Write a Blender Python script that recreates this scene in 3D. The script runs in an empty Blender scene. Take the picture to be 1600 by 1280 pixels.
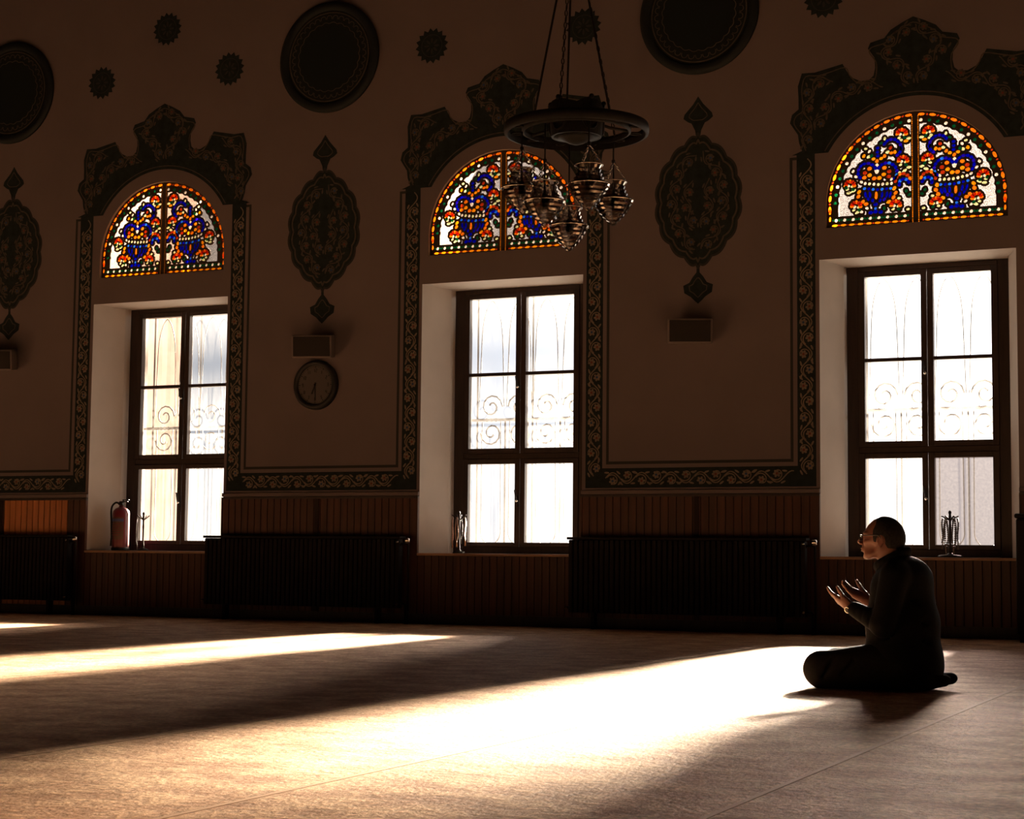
import bpy, bmesh, math, random
import numpy as np
from math import sin, cos, pi, radians, sqrt, atan2
from mathutils import Vector, Matrix
from mathutils.geometry import tessellate_polygon

random.seed(7)
scene = bpy.context.scene
C = scene.collection

# ------------------------------------------------------------------ camera
CAM = (7.1794, -15.6, 0.6517)
YAW, PITCH, ROLL, FPX = 0.4244, 0.0840, 0.0096, 2760.2
F = Vector((-sin(YAW)*cos(PITCH), cos(YAW)*cos(PITCH), sin(PITCH)))
R = Vector((cos(YAW), sin(YAW), 0)); U = R.cross(F)
R2 = cos(ROLL)*R + sin(ROLL)*U
U2 = -sin(ROLL)*R + cos(ROLL)*U
cam_d = bpy.data.cameras.new('camera')
cam_d.sensor_fit = 'HORIZONTAL'; cam_d.sensor_width = 36.0
cam_d.lens = FPX/1600*36.0
cam_d.clip_end = 300
cam = bpy.data.objects.new('camera', cam_d); C.objects.link(cam)
M = Matrix((R2, U2, -F)).transposed().to_4x4(); M.translation = CAM
cam.matrix_world = M
scene.camera = cam

# ------------------------------------------------------------------ view, sky, sun
scene.view_settings.view_transform = 'Standard'
scene.view_settings.look = 'None'
scene.view_settings.gamma = 1.0
scene.view_settings.use_curve_mapping = False
scene.view_settings.exposure = 0.0
scene.cycles.max_bounces = 10
scene.cycles.diffuse_bounces = 5
scene.cycles.transparent_max_bounces = 16
scene.cycles.sample_clamp_indirect = 6.0

SUN_EL = radians(15.4); SUN_DX = 0.028
sun_dir = Vector((SUN_DX, -cos(SUN_EL), -sin(SUN_EL))).normalized()     # way the light travels
SKY_BASE, SKY_GLOW = 0.38, 3.0
def sun(name, strength, angle, col, dx=0.0):
    l = bpy.data.lights.new(name, 'SUN'); l.energy = strength; l.angle = angle; l.color = col
    o = bpy.data.objects.new(name, l); C.objects.link(o)
    o.rotation_euler = (sun_dir+Vector((dx, 0, 0))).to_track_quat('-Z', 'Y').to_euler()
    o.location = (0, 20, 8)
    return o
sun('sun', 190.0, radians(5.2), (1.0, 0.87, 0.70))
sun('sun_haze', 9.0, radians(13), (1.0, 0.80, 0.63), 0.11)

world = bpy.data.worlds.new('hazy_sky'); scene.world = world; world.use_nodes = True
nt = world.node_tree; nt.nodes.clear()
def N(tree, kind, **kw):
    n = tree.nodes.new(kind)
    for k, v in kw.items():
        if k == 'inputs':
            for i, x in v.items(): n.inputs[i].default_value = x
        else: setattr(n, k, v)
    return n
out = N(nt, 'ShaderNodeOutputWorld'); bg = N(nt, 'ShaderNodeBackground')
tc = N(nt, 'ShaderNodeTexCoord')
dot = N(nt, 'ShaderNodeVectorMath', operation='DOT_PRODUCT'); dot.inputs[1].default_value = -sun_dir
nt.links.new(tc.outputs['Generated'], dot.inputs[0])
mx = N(nt, 'ShaderNodeMath', operation='MAXIMUM', inputs={1: 0.0}); nt.links.new(dot.outputs['Value'], mx.inputs[0])
pw = N(nt, 'ShaderNodeMath', operation='POWER', inputs={1: 18.0}); nt.links.new(mx.outputs[0], pw.inputs[0])
mad = N(nt, 'ShaderNodeMath', operation='MULTIPLY_ADD', inputs={1: SKY_GLOW, 2: SKY_BASE}); nt.links.new(pw.outputs[0], mad.inputs[0])
cm = N(nt, 'ShaderNodeMix', data_type='RGBA'); cm.inputs[6].default_value = (0.80, 0.87, 1.0, 1); cm.inputs[7].default_value = (1.0, 0.95, 0.88, 1)
nt.links.new(pw.outputs[0], cm.inputs[0])
nt.links.new(cm.outputs[2], bg.inputs['Color']); nt.links.new(mad.outputs[0], bg.inputs['Strength'])
nt.links.new(bg.outputs[0], out.inputs['Surface'])

# ------------------------------------------------------------------ materials
MATS = {}
def mat(name, col, rough=0.7, metal=0.0, var=0.0, scale=8.0, stretch=(1, 1, 1), col2=None, bump=0.0, spec=0.3, detail=4.0, sss=0.0):
    m = bpy.data.materials.new(name); m.use_nodes = True
    t = m.node_tree; b = t.nodes['Principled BSDF']
    b.inputs['Base Color'].default_value = (*col, 1); b.inputs['Roughness'].default_value = rough
    b.inputs['Metallic'].default_value = metal; b.inputs['Specular IOR Level'].default_value = spec
    if sss:
        b.inputs['Subsurface Weight'].default_value = sss; b.inputs['Subsurface Radius'].default_value = (0.012, 0.005, 0.003)
    if var or col2 or bump:
        tc = N(t, 'ShaderNodeTexCoord'); mp = N(t, 'ShaderNodeMapping'); mp.inputs['Scale'].default_value = stretch
        t.links.new(tc.outputs['Object'], mp.inputs[0])
        nz = N(t, 'ShaderNodeTexNoise'); nz.inputs['Scale'].default_value = scale; nz.inputs['Detail'].default_value = detail
        t.links.new(mp.outputs[0], nz.inputs['Vector'])
        if var or col2:
            c2 = col2 or tuple(c*(1-var) for c in col)
            c1 = col if col2 else tuple(min(1, c*(1+var)) for c in col)
            mr = N(t, 'ShaderNodeMapRange', inputs={1: 0.3, 2: 0.7}); t.links.new(nz.outputs['Fac'], mr.inputs[0])
            mix = N(t, 'ShaderNodeMix', data_type='RGBA'); mix.inputs[6].default_value = (*c1, 1); mix.inputs[7].default_value = (*c2, 1)
            t.links.new(mr.outputs[0], mix.inputs[0]); t.links.new(mix.outputs[2], b.inputs['Base Color'])
        if bump:
            bp = N(t, 'ShaderNodeBump', inputs={'Strength': bump, 'Distance': 0.01}); t.links.new(nz.outputs['Fac'], bp.inputs['Height'])
            t.links.new(bp.outputs[0], b.inputs['Normal'])
    MATS[name] = m
    return m

def pane_mat(name, tint, veil, veil_col, streak=0.0, seed=0.0, scale=(6, 1, 1.2)):
    """dusty window glass: mostly clear, with a film of dust that scatters the daylight"""
    m = bpy.data.materials.new(name); m.use_nodes = True
    t = m.node_tree; t.nodes.clear(); o = N(t, 'ShaderNodeOutputMaterial')
    tr = N(t, 'ShaderNodeBsdfTransparent'); tr.inputs[0].default_value = (*tint, 1)
    tl = N(t, 'ShaderNodeBsdfTranslucent'); tl.inputs[0].default_value = (*veil_col, 1)
    mix = N(t, 'ShaderNodeMixShader'); mix.inputs[0].default_value = veil
    tc = N(t, 'ShaderNodeTexCoord'); mp = N(t, 'ShaderNodeMapping'); mp.inputs['Scale'].default_value = scale; mp.inputs['Location'].default_value = (seed, seed*2.3, 0)
    nz = N(t, 'ShaderNodeTexNoise'); nz.inputs['Scale'].default_value = 2.5; nz.inputs['Detail'].default_value = 5
    t.links.new(tc.outputs['Object'], mp.inputs[0]); t.links.new(mp.outputs[0], nz.inputs['Vector'])
    mr = N(t, 'ShaderNodeMapRange', inputs={1: 0.3, 2: 0.7, 3: veil*(1-streak), 4: min(1, veil*(1+streak))})
    t.links.new(nz.outputs['Fac'], mr.inputs[0]); t.links.new(mr.outputs[0], mix.inputs[0])
    gl = N(t, 'ShaderNodeBsdfGlossy'); gl.inputs['Roughness'].default_value = 0.05
    fr = N(t, 'ShaderNodeFresnel'); fr.inputs[0].default_value = 1.35
    mul = N(t, 'ShaderNodeMath', operation='MULTIPLY', inputs={1: 0.5}); t.links.new(fr.outputs[0], mul.inputs[0])
    m2 = N(t, 'ShaderNodeMixShader'); t.links.new(mul.outputs[0], m2.inputs[0])
    t.links.new(tr.outputs[0], mix.inputs[1]); t.links.new(tl.outputs[0], mix.inputs[2])
    t.links.new(mix.outputs[0], m2.inputs[1]); t.links.new(gl.outputs[0], m2.inputs[2])
    t.links.new(m2.outputs[0], o.inputs['Surface'])
    MATS[name] = m; return m

def stained(name, col, clear=0.992, k=1.0):
    m = bpy.data.materials.new(name); m.use_nodes = True
    t = m.node_tree; t.nodes.clear(); o = N(t, 'ShaderNodeOutputMaterial')
    tr = N(t, 'ShaderNodeBsdfTransparent'); tr.inputs[0].default_value = (*col, 1)
    tl = N(t, 'ShaderNodeBsdfTranslucent'); tl.inputs[0].default_value = (*[min(1, c*k) for c in col], 1)
    mix = N(t, 'ShaderNodeMixShader'); mix.inputs[0].default_value = 1-clear
    t.links.new(tr.outputs[0], mix.inputs[1]); t.links.new(tl.outputs[0], mix.inputs[2]); t.links.new(mix.outputs[0], o.inputs['Surface'])
    MATS[name] = m; return m

mat('wall_paint', (0.148, 0.120, 0.124), 0.85, var=0.06, scale=1.6, bump=0.05, spec=0.1)
mat('white_plaster', (0.44, 0.40, 0.37), 0.8, var=0.04, scale=4, bump=0.05, spec=0.1)
mat('room_plaster', (0.045, 0.038, 0.035), 0.9, var=0.08, scale=2, spec=0.1)
mat('dark_wood', (0.030, 0.017, 0.014), 0.42, var=0.35, scale=5, stretch=(6, 6, 0.6), spec=0.4)
mat('wainscot_wood', (0.085, 0.028, 0.016), 0.45, col2=(0.040, 0.014, 0.009), scale=3, stretch=(6.5, 4, 0.25), spec=0.35)
mat('groove', (0.02, 0.010, 0.007), 0.8)
mat('sill_wood', (0.34, 0.19, 0.11), 0.4, var=0.25, scale=6, stretch=(0.6, 5, 5), spec=0.4)
mat('paint_dark', (0.016, 0.023, 0.023), 0.85, var=0.25, scale=14, spec=0.1)
mat('paint_line', (0.035, 0.035, 0.034), 0.85, spec=0.1)
mat('paint_vine', (0.17, 0.14, 0.11), 0.85, var=0.2, scale=20, spec=0.1)
mat('paint_vine_dim', (0.075, 0.062, 0.052), 0.85, var=0.2, scale=20, spec=0.1)
mat('paint_red', (0.15, 0.045, 0.032), 0.85, spec=0.1)
mat('paint_blue', (0.030, 0.060, 0.13), 0.85, spec=0.1)
mat('roundel_black', (0.008, 0.013, 0.014), 0.7, spec=0.2)
mat('roundel_rim', (0.012, 0.016, 0.018), 0.6, spec=0.2)
mat('stand_wood', (0.020, 0.014, 0.012), 0.7, spec=0.12)
mat('iron_black', (0.020, 0.018, 0.018), 0.55, 0.3, spec=0.3)
mat('iron_grille', (0.08, 0.07, 0.065), 0.6, spec=0.3)
mat('radiator_paint', (0.010, 0.008, 0.008), 0.6, var=0.2, scale=12, spec=0.15)
mat('chrome', (0.75, 0.72, 0.68), 0.18, 1.0)
mat('speaker_case', (0.15, 0.125, 0.12), 0.6, spec=0.2)
mat('speaker_grille', (0.028, 0.023, 0.022), 0.7, var=0.3, scale=180, spec=0.1)
mat('clock_case', (0.018, 0.018, 0.019), 0.4, spec=0.3)
mat('clock_dial', (0.085, 0.075, 0.072), 0.6, spec=0.2)
mat('clock_mark', (0.012, 0.012, 0.012), 0.6)
mat('bronze', (0.009, 0.008, 0.0075), 0.7, 0.0, var=0.3, scale=20, spec=0.15)
mat('red_enamel', (0.13, 0.014, 0.025), 0.32, spec=0.5)
mat('label_pale', (0.10, 0.06, 0.045), 0.5)
mat('label_blue', (0.06, 0.08, 0.20), 0.5)
mat('black_plastic', (0.015, 0.014, 0.014), 0.45, spec=0.3)
mat('bead_dark', (0.035, 0.022, 0.018), 0.3, spec=0.5)
mat('bead_amber', (0.30, 0.15, 0.075), 0.3, spec=0.5)
mat('skin', (0.185, 0.080, 0.056), 0.5, var=0.08, scale=30, spec=0.35, sss=0.25)
mat('hair', (0.016, 0.014, 0.013), 0.7, var=0.5, scale=90, spec=0.15)
mat('jacket_cloth', (0.0055, 0.0055, 0.0065), 0.7, var=0.2, scale=60, bump=0.1, spec=0.06)
mat('trouser_cloth', (0.007, 0.0065, 0.007), 0.85, var=0.2, scale=60, bump=0.1, spec=0.12)
mat('sock_cloth', (0.012, 0.011, 0.011), 0.9, spec=0.1)
mat('spectacle_black', (0.012, 0.010, 0.010), 0.3, spec=0.5)
mat('stone_pale', (0.58, 0.50, 0.44), 0.8, var=0.15, scale=5, bump=0.2)
mat('ground_stone', (0.13, 0.12, 0.105), 0.9, var=0.15, scale=2)
mat('carpet_line', (0.53, 0.315, 0.18), 0.70, spec=0.09)
mat('carpet', (0.60, 0.36, 0.215), 0.70, spec=0.09)
mat('glow_tint_wood', (0.44, 0.155, 0.045), 0.45, var=0.2, scale=3, stretch=(6.5, 4, 0.25), spec=0.35)  # wainscot wood with a warm orange glow put into its colour
for nm, cl, kk in (('glass_orange', (1.0, 0.44, 0.07), 1), ('glass_yellow', (1.0, 0.55, 0.06), 1), ('glass_red', (0.62, 0.16, 0.06), 1),
                   ('glass_green', (0.03, 0.24, 0.13), 1), ('glass_blue', (0.015, 0.035, 0.62), 1), ('glass_sky', (0.12, 0.40, 0.95), 1),
                   ('glass_violet', (0.10, 0.05, 0.62), 1), ('glass_pale', (0.85, 0.88, 0.62), 1), ('glass_white', (0.95, 0.90, 0.82), 1)):
    stained(nm, tuple(min(1, x*1.0) for x in cl))
mat('tracery_plaster', (0.05, 0.034, 0.026), 0.8, spec=0.1)

# ------------------------------------------------------------------ mesh helpers
class MB:
    """collects shapes, then links them as ONE mesh object"""
    def __init__(s): s.v = []; s.f = []; s.m = []; s.slots = []; s.sm = []
    def mi(s, name):
        if name not in s.slots: s.slots.append(name)
        return s.slots.index(name)
    def raw(s, vs, fs, mat=None, smooth=False):
        o = len(s.v); s.v.extend([tuple(v) for v in vs]); k = s.mi(mat) if mat else 0
        for f in fs: s.f.append(tuple(i+o for i in f)); s.m.append(k); s.sm.append(smooth)
    def box(s, lo, hi, mat=None, bev=0.0):
        x0, y0, z0 = lo; x1, y1, z1 = hi
        if bev <= 0:
            s.raw([(x0,y0,z0),(x1,y0,z0),(x1,y1,z0),(x0,y1,z0),(x0,y0,z1),(x1,y0,z1),(x1,y1,z1),(x0,y1,z1)],
                  [(0,3,2,1),(4,5,6,7),(0,1,5,4),(1,2,6,5),(2,3,7,6),(3,0,4,7)], mat)
        else:
            bm = bmesh.new(); bmesh.ops.create_cube(bm, size=1.0)
            for v in bm.verts: v.co = Vector(((x0+x1)/2+v.co.x*(x1-x0), (y0+y1)/2+v.co.y*(y1-y0), (z0+z1)/2+v.co.z*(z1-z0)))
            bmesh.ops.bevel(bm, geom=bm.edges[:], offset=bev, segments=2, affect='EDGES', profile=0.5)
            bm.verts.index_update()
            s.raw([v.co[:] for v in bm.verts], [[v.index for v in f.verts] for f in bm.faces], mat); bm.free()
    def tube(s, pts, r, mat=None, n=8, closed=False, smooth=True, caps=True):
        P = [Vector(p) for p in pts]; m = len(P); rs = r if hasattr(r, '__len__') else [r]*m
        rings = []; prev = None
        for i in range(m):
            a = P[i-1] if (i > 0 or closed) else P[i]; b = P[(i+1) % m] if (i < m-1 or closed) else P[i]
            t = (b-a).normalized() if (b-a).length > 1e-9 else Vector((0,0,1))
            if prev is None:
                u = t.orthogonal().normalized()
            else:
                u = prev - t*prev.dot(t); u = u.normalized() if u.length > 1e-6 else t.orthogonal().normalized()
            prev = u; w = t.cross(u)
            rings.append([P[i]+(u*cos(2*pi*k/n)+w*sin(2*pi*k/n))*rs[i] for k in range(n)])
        vs = [p for rg in rings for p in rg]; fs = []
        for i in range(m if closed else m-1):
            j = (i+1) % m
            for k in range(n): fs.append((i*n+k, i*n+(k+1)%n, j*n+(k+1)%n, j*n+k))
        if not closed and caps: fs += [tuple(range(n-1, -1, -1)), tuple(range((m-1)*n, m*n))]
        s.raw(vs, fs, mat, smooth)
    def lathe(s, prof, c=(0,0,0), mat=None, n=24, smooth=True, axis='z', caps=True):
        vs = []; m = len(prof)
        for (r, h) in prof:
            for k in range(n):
                a = 2*pi*k/n; x, y = r*cos(a), r*sin(a)
                p = (x, y, h) if axis == 'z' else ((x, h, y) if axis == 'y' else (h, x, y))
                vs.append((p[0]+c[0], p[1]+c[1], p[2]+c[2]))
        fs = []
        for i in range(m-1):
            for k in range(n):
                q = (i*n+k, i*n+(k+1)%n, (i+1)*n+(k+1)%n, (i+1)*n+k)
                fs.append(q if axis != 'y' else q[::-1])
        if caps:
            fs += [tuple(range(n-1, -1, -1)), tuple(range((m-1)*n, m*n))]
        s.raw(vs, fs, mat, smooth)
    def ball(s, c, r, mat=None, nu=10, nv=6):
        rr = r if hasattr(r, '__len__') else (r, r, r)
        vs = [(c[0], c[1], c[2]-rr[2])]
        for j in range(1, nv):
            b = -pi/2+pi*j/nv
            for i in range(nu): a = 2*pi*i/nu; vs.append((c[0]+rr[0]*cos(b)*cos(a), c[1]+rr[1]*cos(b)*sin(a), c[2]+rr[2]*sin(b)))
        vs.append((c[0], c[1], c[2]+rr[2])); fs = []
        for i in range(nu): fs.append((0, 1+(i+1)%nu, 1+i))
        for j in range(nv-2):
            for i in range(nu): fs.append((1+j*nu+i, 1+j*nu+(i+1)%nu, 1+(j+1)*nu+(i+1)%nu, 1+(j+1)*nu+i))
        t = len(vs)-1
        for i in range(nu): fs.append((1+(nv-2)*nu+i, 1+(nv-2)*nu+(i+1)%nu, t))
        s.raw(vs, fs, mat, True)
    # flat shapes in the XZ plane of the wall, with thickness from y0 (front, towards the room) to y1
    def prism(s, loop, y0, y1, mat=None, holes=()):
        loops = [[(x, z) for x, z in loop]] + [[(x, z) for x, z in h] for h in holes]
        area = lambda L: sum(L[i][0]*L[(i+1)%len(L)][1]-L[(i+1)%len(L)][0]*L[i][1] for i in range(len(L)))
        if area(loops[0]) < 0: loops[0].reverse()
        for h in loops[1:]:
            if area(h) > 0: h.reverse()
        tri = tessellate_polygon([[Vector((x, z, 0)) for x, z in L] for L in loops])
        flat = [p for L in loops for p in L]; n = len(flat)
        vs = [(x, y0, z) for x, z in flat]+[(x, y1, z) for x, z in flat]; fs = []
        for a, b, c in tri:
            A, B, Cc = flat[a], flat[b], flat[c]
            ar = (B[0]-A[0])*(Cc[1]-A[1])-(Cc[0]-A[0])*(B[1]-A[1])
            if ar < 0: b, c = c, b
            fs.append((a, b, c)); fs.append((a+n, c+n, b+n))
        k = 0
        for L in loops:
            m = len(L)
            for i in range(m): j = (i+1) % m; fs.append((k+i, k+i+n, k+j+n, k+j))
            k += m
        s.raw(vs, fs, mat)
    def ribbon(s, pts, w, y0, y1, mat=None):
        """flat brush stroke along pts (x, z); w may vary"""
        m = len(pts); ws = w if hasattr(w, '__len__') else [w]*m
        L = []; Rr = []
        for i in range(m):
            a = pts[max(0, i-1)]; b = pts[min(m-1, i+1)]
            dx, dz = b[0]-a[0], b[1]-a[1]; l = sqrt(dx*dx+dz*dz) or 1
            nx, nz = -dz/l, dx/l
            L.append((pts[i][0]+nx*ws[i]/2, pts[i][1]+nz*ws[i]/2)); Rr.append((pts[i][0]-nx*ws[i]/2, pts[i][1]-nz*ws[i]/2))
        vs = [(x, y0, z) for x, z in L]+[(x, y0, z) for x, z in Rr]+[(x, y1, z) for x, z in L]+[(x, y1, z) for x, z in Rr]
        fs = []
        for i in range(m-1):
            fs += [(i, m+i, m+i+1, i+1), (i, i+1, 2*m+i+1, 2*m+i), (m+i, 3*m+i, 3*m+i+1, m+i+1)]
        s.raw(vs, fs, mat)
    def ell(s, x, z, rx, rz, y0, y1, mat=None, n=12, rot=0.0):
        ca, sa = cos(rot), sin(rot)
        s.prism([(x+rx*cos(2*pi*k/n)*ca-rz*sin(2*pi*k/n)*sa, z+rx*cos(2*pi*k/n)*sa+rz*sin(2*pi*k/n)*ca) for k in range(n)], y0, y1, mat)
    def build(s, name, mat=None, parent=None, loc=(0,0,0), rot=None):
        me = bpy.data.meshes.new(name); me.from_pydata(s.v, [], s.f)
        for sl in (s.slots or [mat]): me.materials.append(MATS[sl])
        if s.slots: me.polygons.foreach_set('material_index', s.m)
        me.polygons.foreach_set('use_smooth', s.sm); me.update()
        o = bpy.data.objects.new(name, me); C.objects.link(o); o.location = loc
        if rot: o.rotation_euler = rot
        if parent: o.parent = parent
        return o

def tag(o, label, cat, group=None, kind=None):
    o['label'] = label; o['category'] = cat
    if group: o['group'] = group
    if kind: o['kind'] = kind
    return o
def thing(name, label, cat, loc=(0,0,0), rotz=0.0, group=None, kind=None):
    o = bpy.data.objects.new(name, None); C.objects.link(o); o.location = loc; o.rotation_euler = (0, 0, rotz); o.empty_display_size = 0.1
    return tag(o, label, cat, group, kind)
def kids(o): return [c for c in bpy.data.objects if c.parent == o]
def copy_tree(o, loc=None, parent=None):
    c = o.copy(); C.objects.link(c)
    if parent: c.parent = parent
    if loc is not None: c.location = loc
    for ch in kids(o): copy_tree(ch, None, c)
    return c
def arc(cx, cz, r, a0, a1, n=16, rz=None):
    rz = rz or r
    return [(cx+r*cos(a0+(a1-a0)*i/n), cz+rz*sin(a0+(a1-a0)*i/n)) for i in range(n+1)]
def spline(pts, n=6, closed=False):
    """Catmull-Rom through the points (any dimension)"""
    P = [np.array(p, float) for p in pts]; m = len(P); o = []
    rng = range(m if closed else m-1)
    for i in rng:
        if closed: a, b, c, d = P[i-1], P[i], P[(i+1) % m], P[(i+2) % m]
        else: a, b, c, d = P[max(0, i-1)], P[i], P[i+1], P[min(m-1, i+2)]
        for k in range(n):
            t = k/n
            o.append(tuple(0.5*((2*b)+(c-a)*t+(2*a-5*b+4*c-d)*t*t+(3*b-a-3*c+d)*t**3)))
    if not closed: o.append(tuple(P[-1]))
    return o

# ------------------------------------------------------------------ the room shell
BAYS = (-8.09, -4.04, 0.0, 4.045, 8.09)
NW, Z_SILL, Z_TOP = 0.868, 0.69, 3.378          # niche half width, sill and head
XL, XR, YB, ZC = -11.2, 12.5, -24.0, 8.2
Y_OUT, Y_FR = 0.92, 0.50
def struct(o): o['kind'] = 'structure'; return o
LUN_R, LUN_C, LUN_B = 0.805, 3.870, 3.665
def lunette_loop(xc, r, c, b, n=28):
    a0 = 0.0
    return [(xc-r, b)] + [(xc+r, b)] + [(xc+r*cos(pi*i/n), c+r*sin(pi*i/n)) for i in range(n+1)]
def rect(x0, x1, z0, z1): return [(x0, z0), (x1, z0), (x1, z1), (x0, z1)]

w = MB()
holes = []; outer_holes = []
for b in BAYS:
    holes.append(rect(b-NW, b+NW, Z_SILL, Z_TOP)); outer_holes.append(rect(b-0.80, b+0.80, Z_SILL, 3.45))
    if b in BAYS[1:4]:
        holes.append(lunette_loop(b, LUN_R, LUN_C, LUN_B)); outer_holes.append(lunette_loop(b, LUN_R+.10, LUN_C+.30, LUN_B))
def sheet(mb, loop, holes, y, mat, flip=False):
    loops = [loop]+list(holes)
    tri = tessellate_polygon([[Vector((x, z, 0)) for x, z in L] for L in loops])
    flat = [p for L in loops for p in L]; fs = []
    for a, b_, c in tri:
        A, B, Cc = flat[a], flat[b_], flat[c]
        if ((B[0]-A[0])*(Cc[1]-A[1])-(Cc[0]-A[0])*(B[1]-A[1]) < 0) != flip: b_, c = c, b_
        fs.append((a, b_, c))
    mb.raw([(x, y, z) for x, z in flat], fs, mat)
def loft(mb, A, ya, B, yb, mat):
    n = len(A); vs = [(x, ya, z) for x, z in A]+[(x, yb, z) for x, z in B]
    mb.raw(vs, [(i, (i+1) % n, n+(i+1) % n, n+i) for i in range(n)], mat)
sheet(w, rect(XL, XR, 0, ZC), holes, 0.0, 'wall_paint')
sheet(w, rect(XL, XR, -.3, ZC+.2), outer_holes, Y_OUT, 'wall_paint', True)
for b in BAYS:
    h0 = rect(b-NW, b+NW, Z_SILL, Z_TOP); h1 = rect(b-0.742, b+0.742, Z_SILL, Z_TOP-.005)
    h2 = rect(b-0.742, b+0.742, Z_SILL, Z_TOP-.005); h3 = rect(b-0.80, b+0.80, Z_SILL, 3.45)
    loft(w, h0, 0, h1, 0.40, 'white_plaster'); loft(w, h1, 0.40, h2, Y_FR+.06, 'white_plaster'); loft(w, h2, Y_FR+.06, h3, Y_OUT, 'white_plaster')
    if b not in BAYS[1:4]: continue
    loft(w, lunette_loop(b, LUN_R, LUN_C, LUN_B), 0, lunette_loop(b, LUN_R, LUN_C, LUN_B), .07, 'white_plaster')
    loft(w, lunette_loop(b, LUN_R, LUN_C, LUN_B), .07, lunette_loop(b, LUN_R+.10, LUN_C+.30, LUN_B), Y_OUT, 'white_plaster')
struct(w.build('wall_back'))
def slab(name, lo, hi, m):
    mb = MB(); mb.box(lo, hi); return struct(mb.build(name, m))
slab('wall_left', (XL-.2, YB, -.3), (XL, Y_OUT, ZC), 'room_plaster')
slab('wall_right', (XR, YB, -.3), (XR+.2, Y_OUT, ZC), 'room_plaster')
slab('wall_front', (XL-.2, YB-.2, -.3), (XR+.2, YB, ZC), 'room_plaster')
slab('ceiling', (XL-.2, YB-.2, ZC), (XR+.2, Y_OUT, ZC+.2), 'room_plaster')
mb = MB(); mb.raw([(-60, Y_OUT-.02, -.02), (60, Y_OUT-.02, -.02), (60, 90, -.02), (-60, 90, -.02)], [(0, 1, 2, 3)])
struct(mb.build('ground', 'ground_stone'))

# carpet: dense pile, rows of nap along the prayer direction, thin row lines running away from the wall
m = MATS['carpet']; t = m.node_tree; bsdf = t.nodes['Principled BSDF']
tc = N(t, 'ShaderNodeTexCoord')
def noise(scale, stretch, detail=5, rough=0.6):
    mp = N(t, 'ShaderNodeMapping'); mp.inputs['Scale'].default_value = stretch; t.links.new(tc.outputs['Object'], mp.inputs[0])
    nz = N(t, 'ShaderNodeTexNoise'); nz.inputs['Scale'].default_value = scale; nz.inputs['Detail'].default_value = detail; nz.inputs['Roughness'].default_value = rough
    t.links.new(mp.outputs[0], nz.inputs['Vector']); return nz
n1 = noise(5.0, (0.9, 1.0, 1)); n2 = noise(42, (1.0, 0.7, 1), 3); n3 = noise(0.9, (1, 1, 1), 2)
ramp = N(t, 'ShaderNodeMapRange', inputs={1: 0.36, 2: 0.64}); t.links.new(n1.outputs['Fac'], ramp.inputs[0])
mixa = N(t, 'ShaderNodeMix', data_type='RGBA'); mixa.inputs[6].default_value = (0.40, 0.205, 0.100, 1); mixa.inputs[7].default_value = (0.70, 0.425, 0.235, 1)
t.links.new(ramp.outputs[0], mixa.inputs[0])
mixb = N(t, 'ShaderNodeMix', data_type='RGBA', blend_type='MULTIPLY'); mixb.inputs[0].default_value = 0.75
r2 = N(t, 'ShaderNodeMapRange', inputs={1: 0.3, 2: 0.7, 3: 0.5, 4: 1.3}); t.links.new(n2.outputs['Fac'], r2.inputs[0])
t.links.new(mixa.outputs[2], mixb.inputs[6]); t.links.new(r2.outputs[0], mixb.inputs[7])
t.links.new(mixb.outputs[2], bsdf.inputs['Base Color'])
bp = N(t, 'ShaderNodeBump', inputs={'Strength': 0.55, 'Distance': 0.02}); 
add = N(t, 'ShaderNodeMath', operation='MULTIPLY_ADD', inputs={1: 0.7}); t.links.new(n2.outputs['Fac'], add.inputs[0]); t.links.new(n1.outputs['Fac'], add.inputs[2])
t.links.new(add.outputs[0], bp.inputs['Height']); t.links.new(bp.outputs[0], bsdf.inputs['Normal'])
fl = MB(); fl.box((XL-.2, YB-.2, -.2), (XR+.2, Y_OUT-.03, 0.0), 'carpet')
x = -9.5
for x in np.arange(4.56-1.2*11, XR, 1.2):
    if x > XL: fl.box((x-.010, YB, 0.0), (x+.010, -0.06, 0.0012), 'carpet_line')
struct(fl.build('floor'))

# ------------------------------------------------------------------ wainscot, ledge of the painted plaster
k = 1
def planks(mb, x0, x1, z0, z1, y=-.028, wd=.080):
    n = max(1, round((x1-x0)/wd)); s = (x1-x0)/n
    mb.box((x0, y+.010, z0), (x1, 0.0, z1), 'groove')
    for i in range(n):
        mb.box((x0+i*s+.0045, y, z0), (x0+(i+1)*s-.0045, y+.012, z1), 'glow_tint_wood' if -6.05 < x0+i*s < -5.22 else 'wainscot_wood', 0.0)  # far-left planks are coloured lighter to stand in for the glow there
edges = [XL]+[e for b in BAYS for e in (b-NW, b+NW)]+[XR]
for i in range(0, len(edges), 2):
    mb = MB(); a, b_ = edges[i], edges[i+1]
    planks(mb, a+.012, b_-.012, 0.10, 1.235)
    mb.box((a, -.034, 1.235), (b_, 0, 1.255), 'dark_wood')
    for e in (a, b_): mb.box((e-.014 if e == b_ else e, -.034, .10), (e if e == b_ else e+.014, 0, 1.235), 'wainscot_wood')
    xm = (a+b_)/2
    mb.box((xm-.022, -.040, .10), (xm+.022, 0, 1.235), 'groove')
    mb.box((a, -.040, 0), (b_, 0, .10), 'dark_wood')
    o = struct(mb.build('trim_%d' % k)); k += 1
    mb = MB(); mb.box((a, -.030, 1.262), (b_, 0, 1.300), 'wall_paint', .004); struct(mb.build('trim_%d' % k)); k += 1
for b in BAYS:
    mb = MB(); planks(mb, b-NW, b+NW, .10, Z_SILL-.02); mb.box((b-NW, -.040, 0), (b+NW, 0, .10), 'dark_wood')
    struct(mb.build('trim_%d' % k)); k += 1

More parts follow.
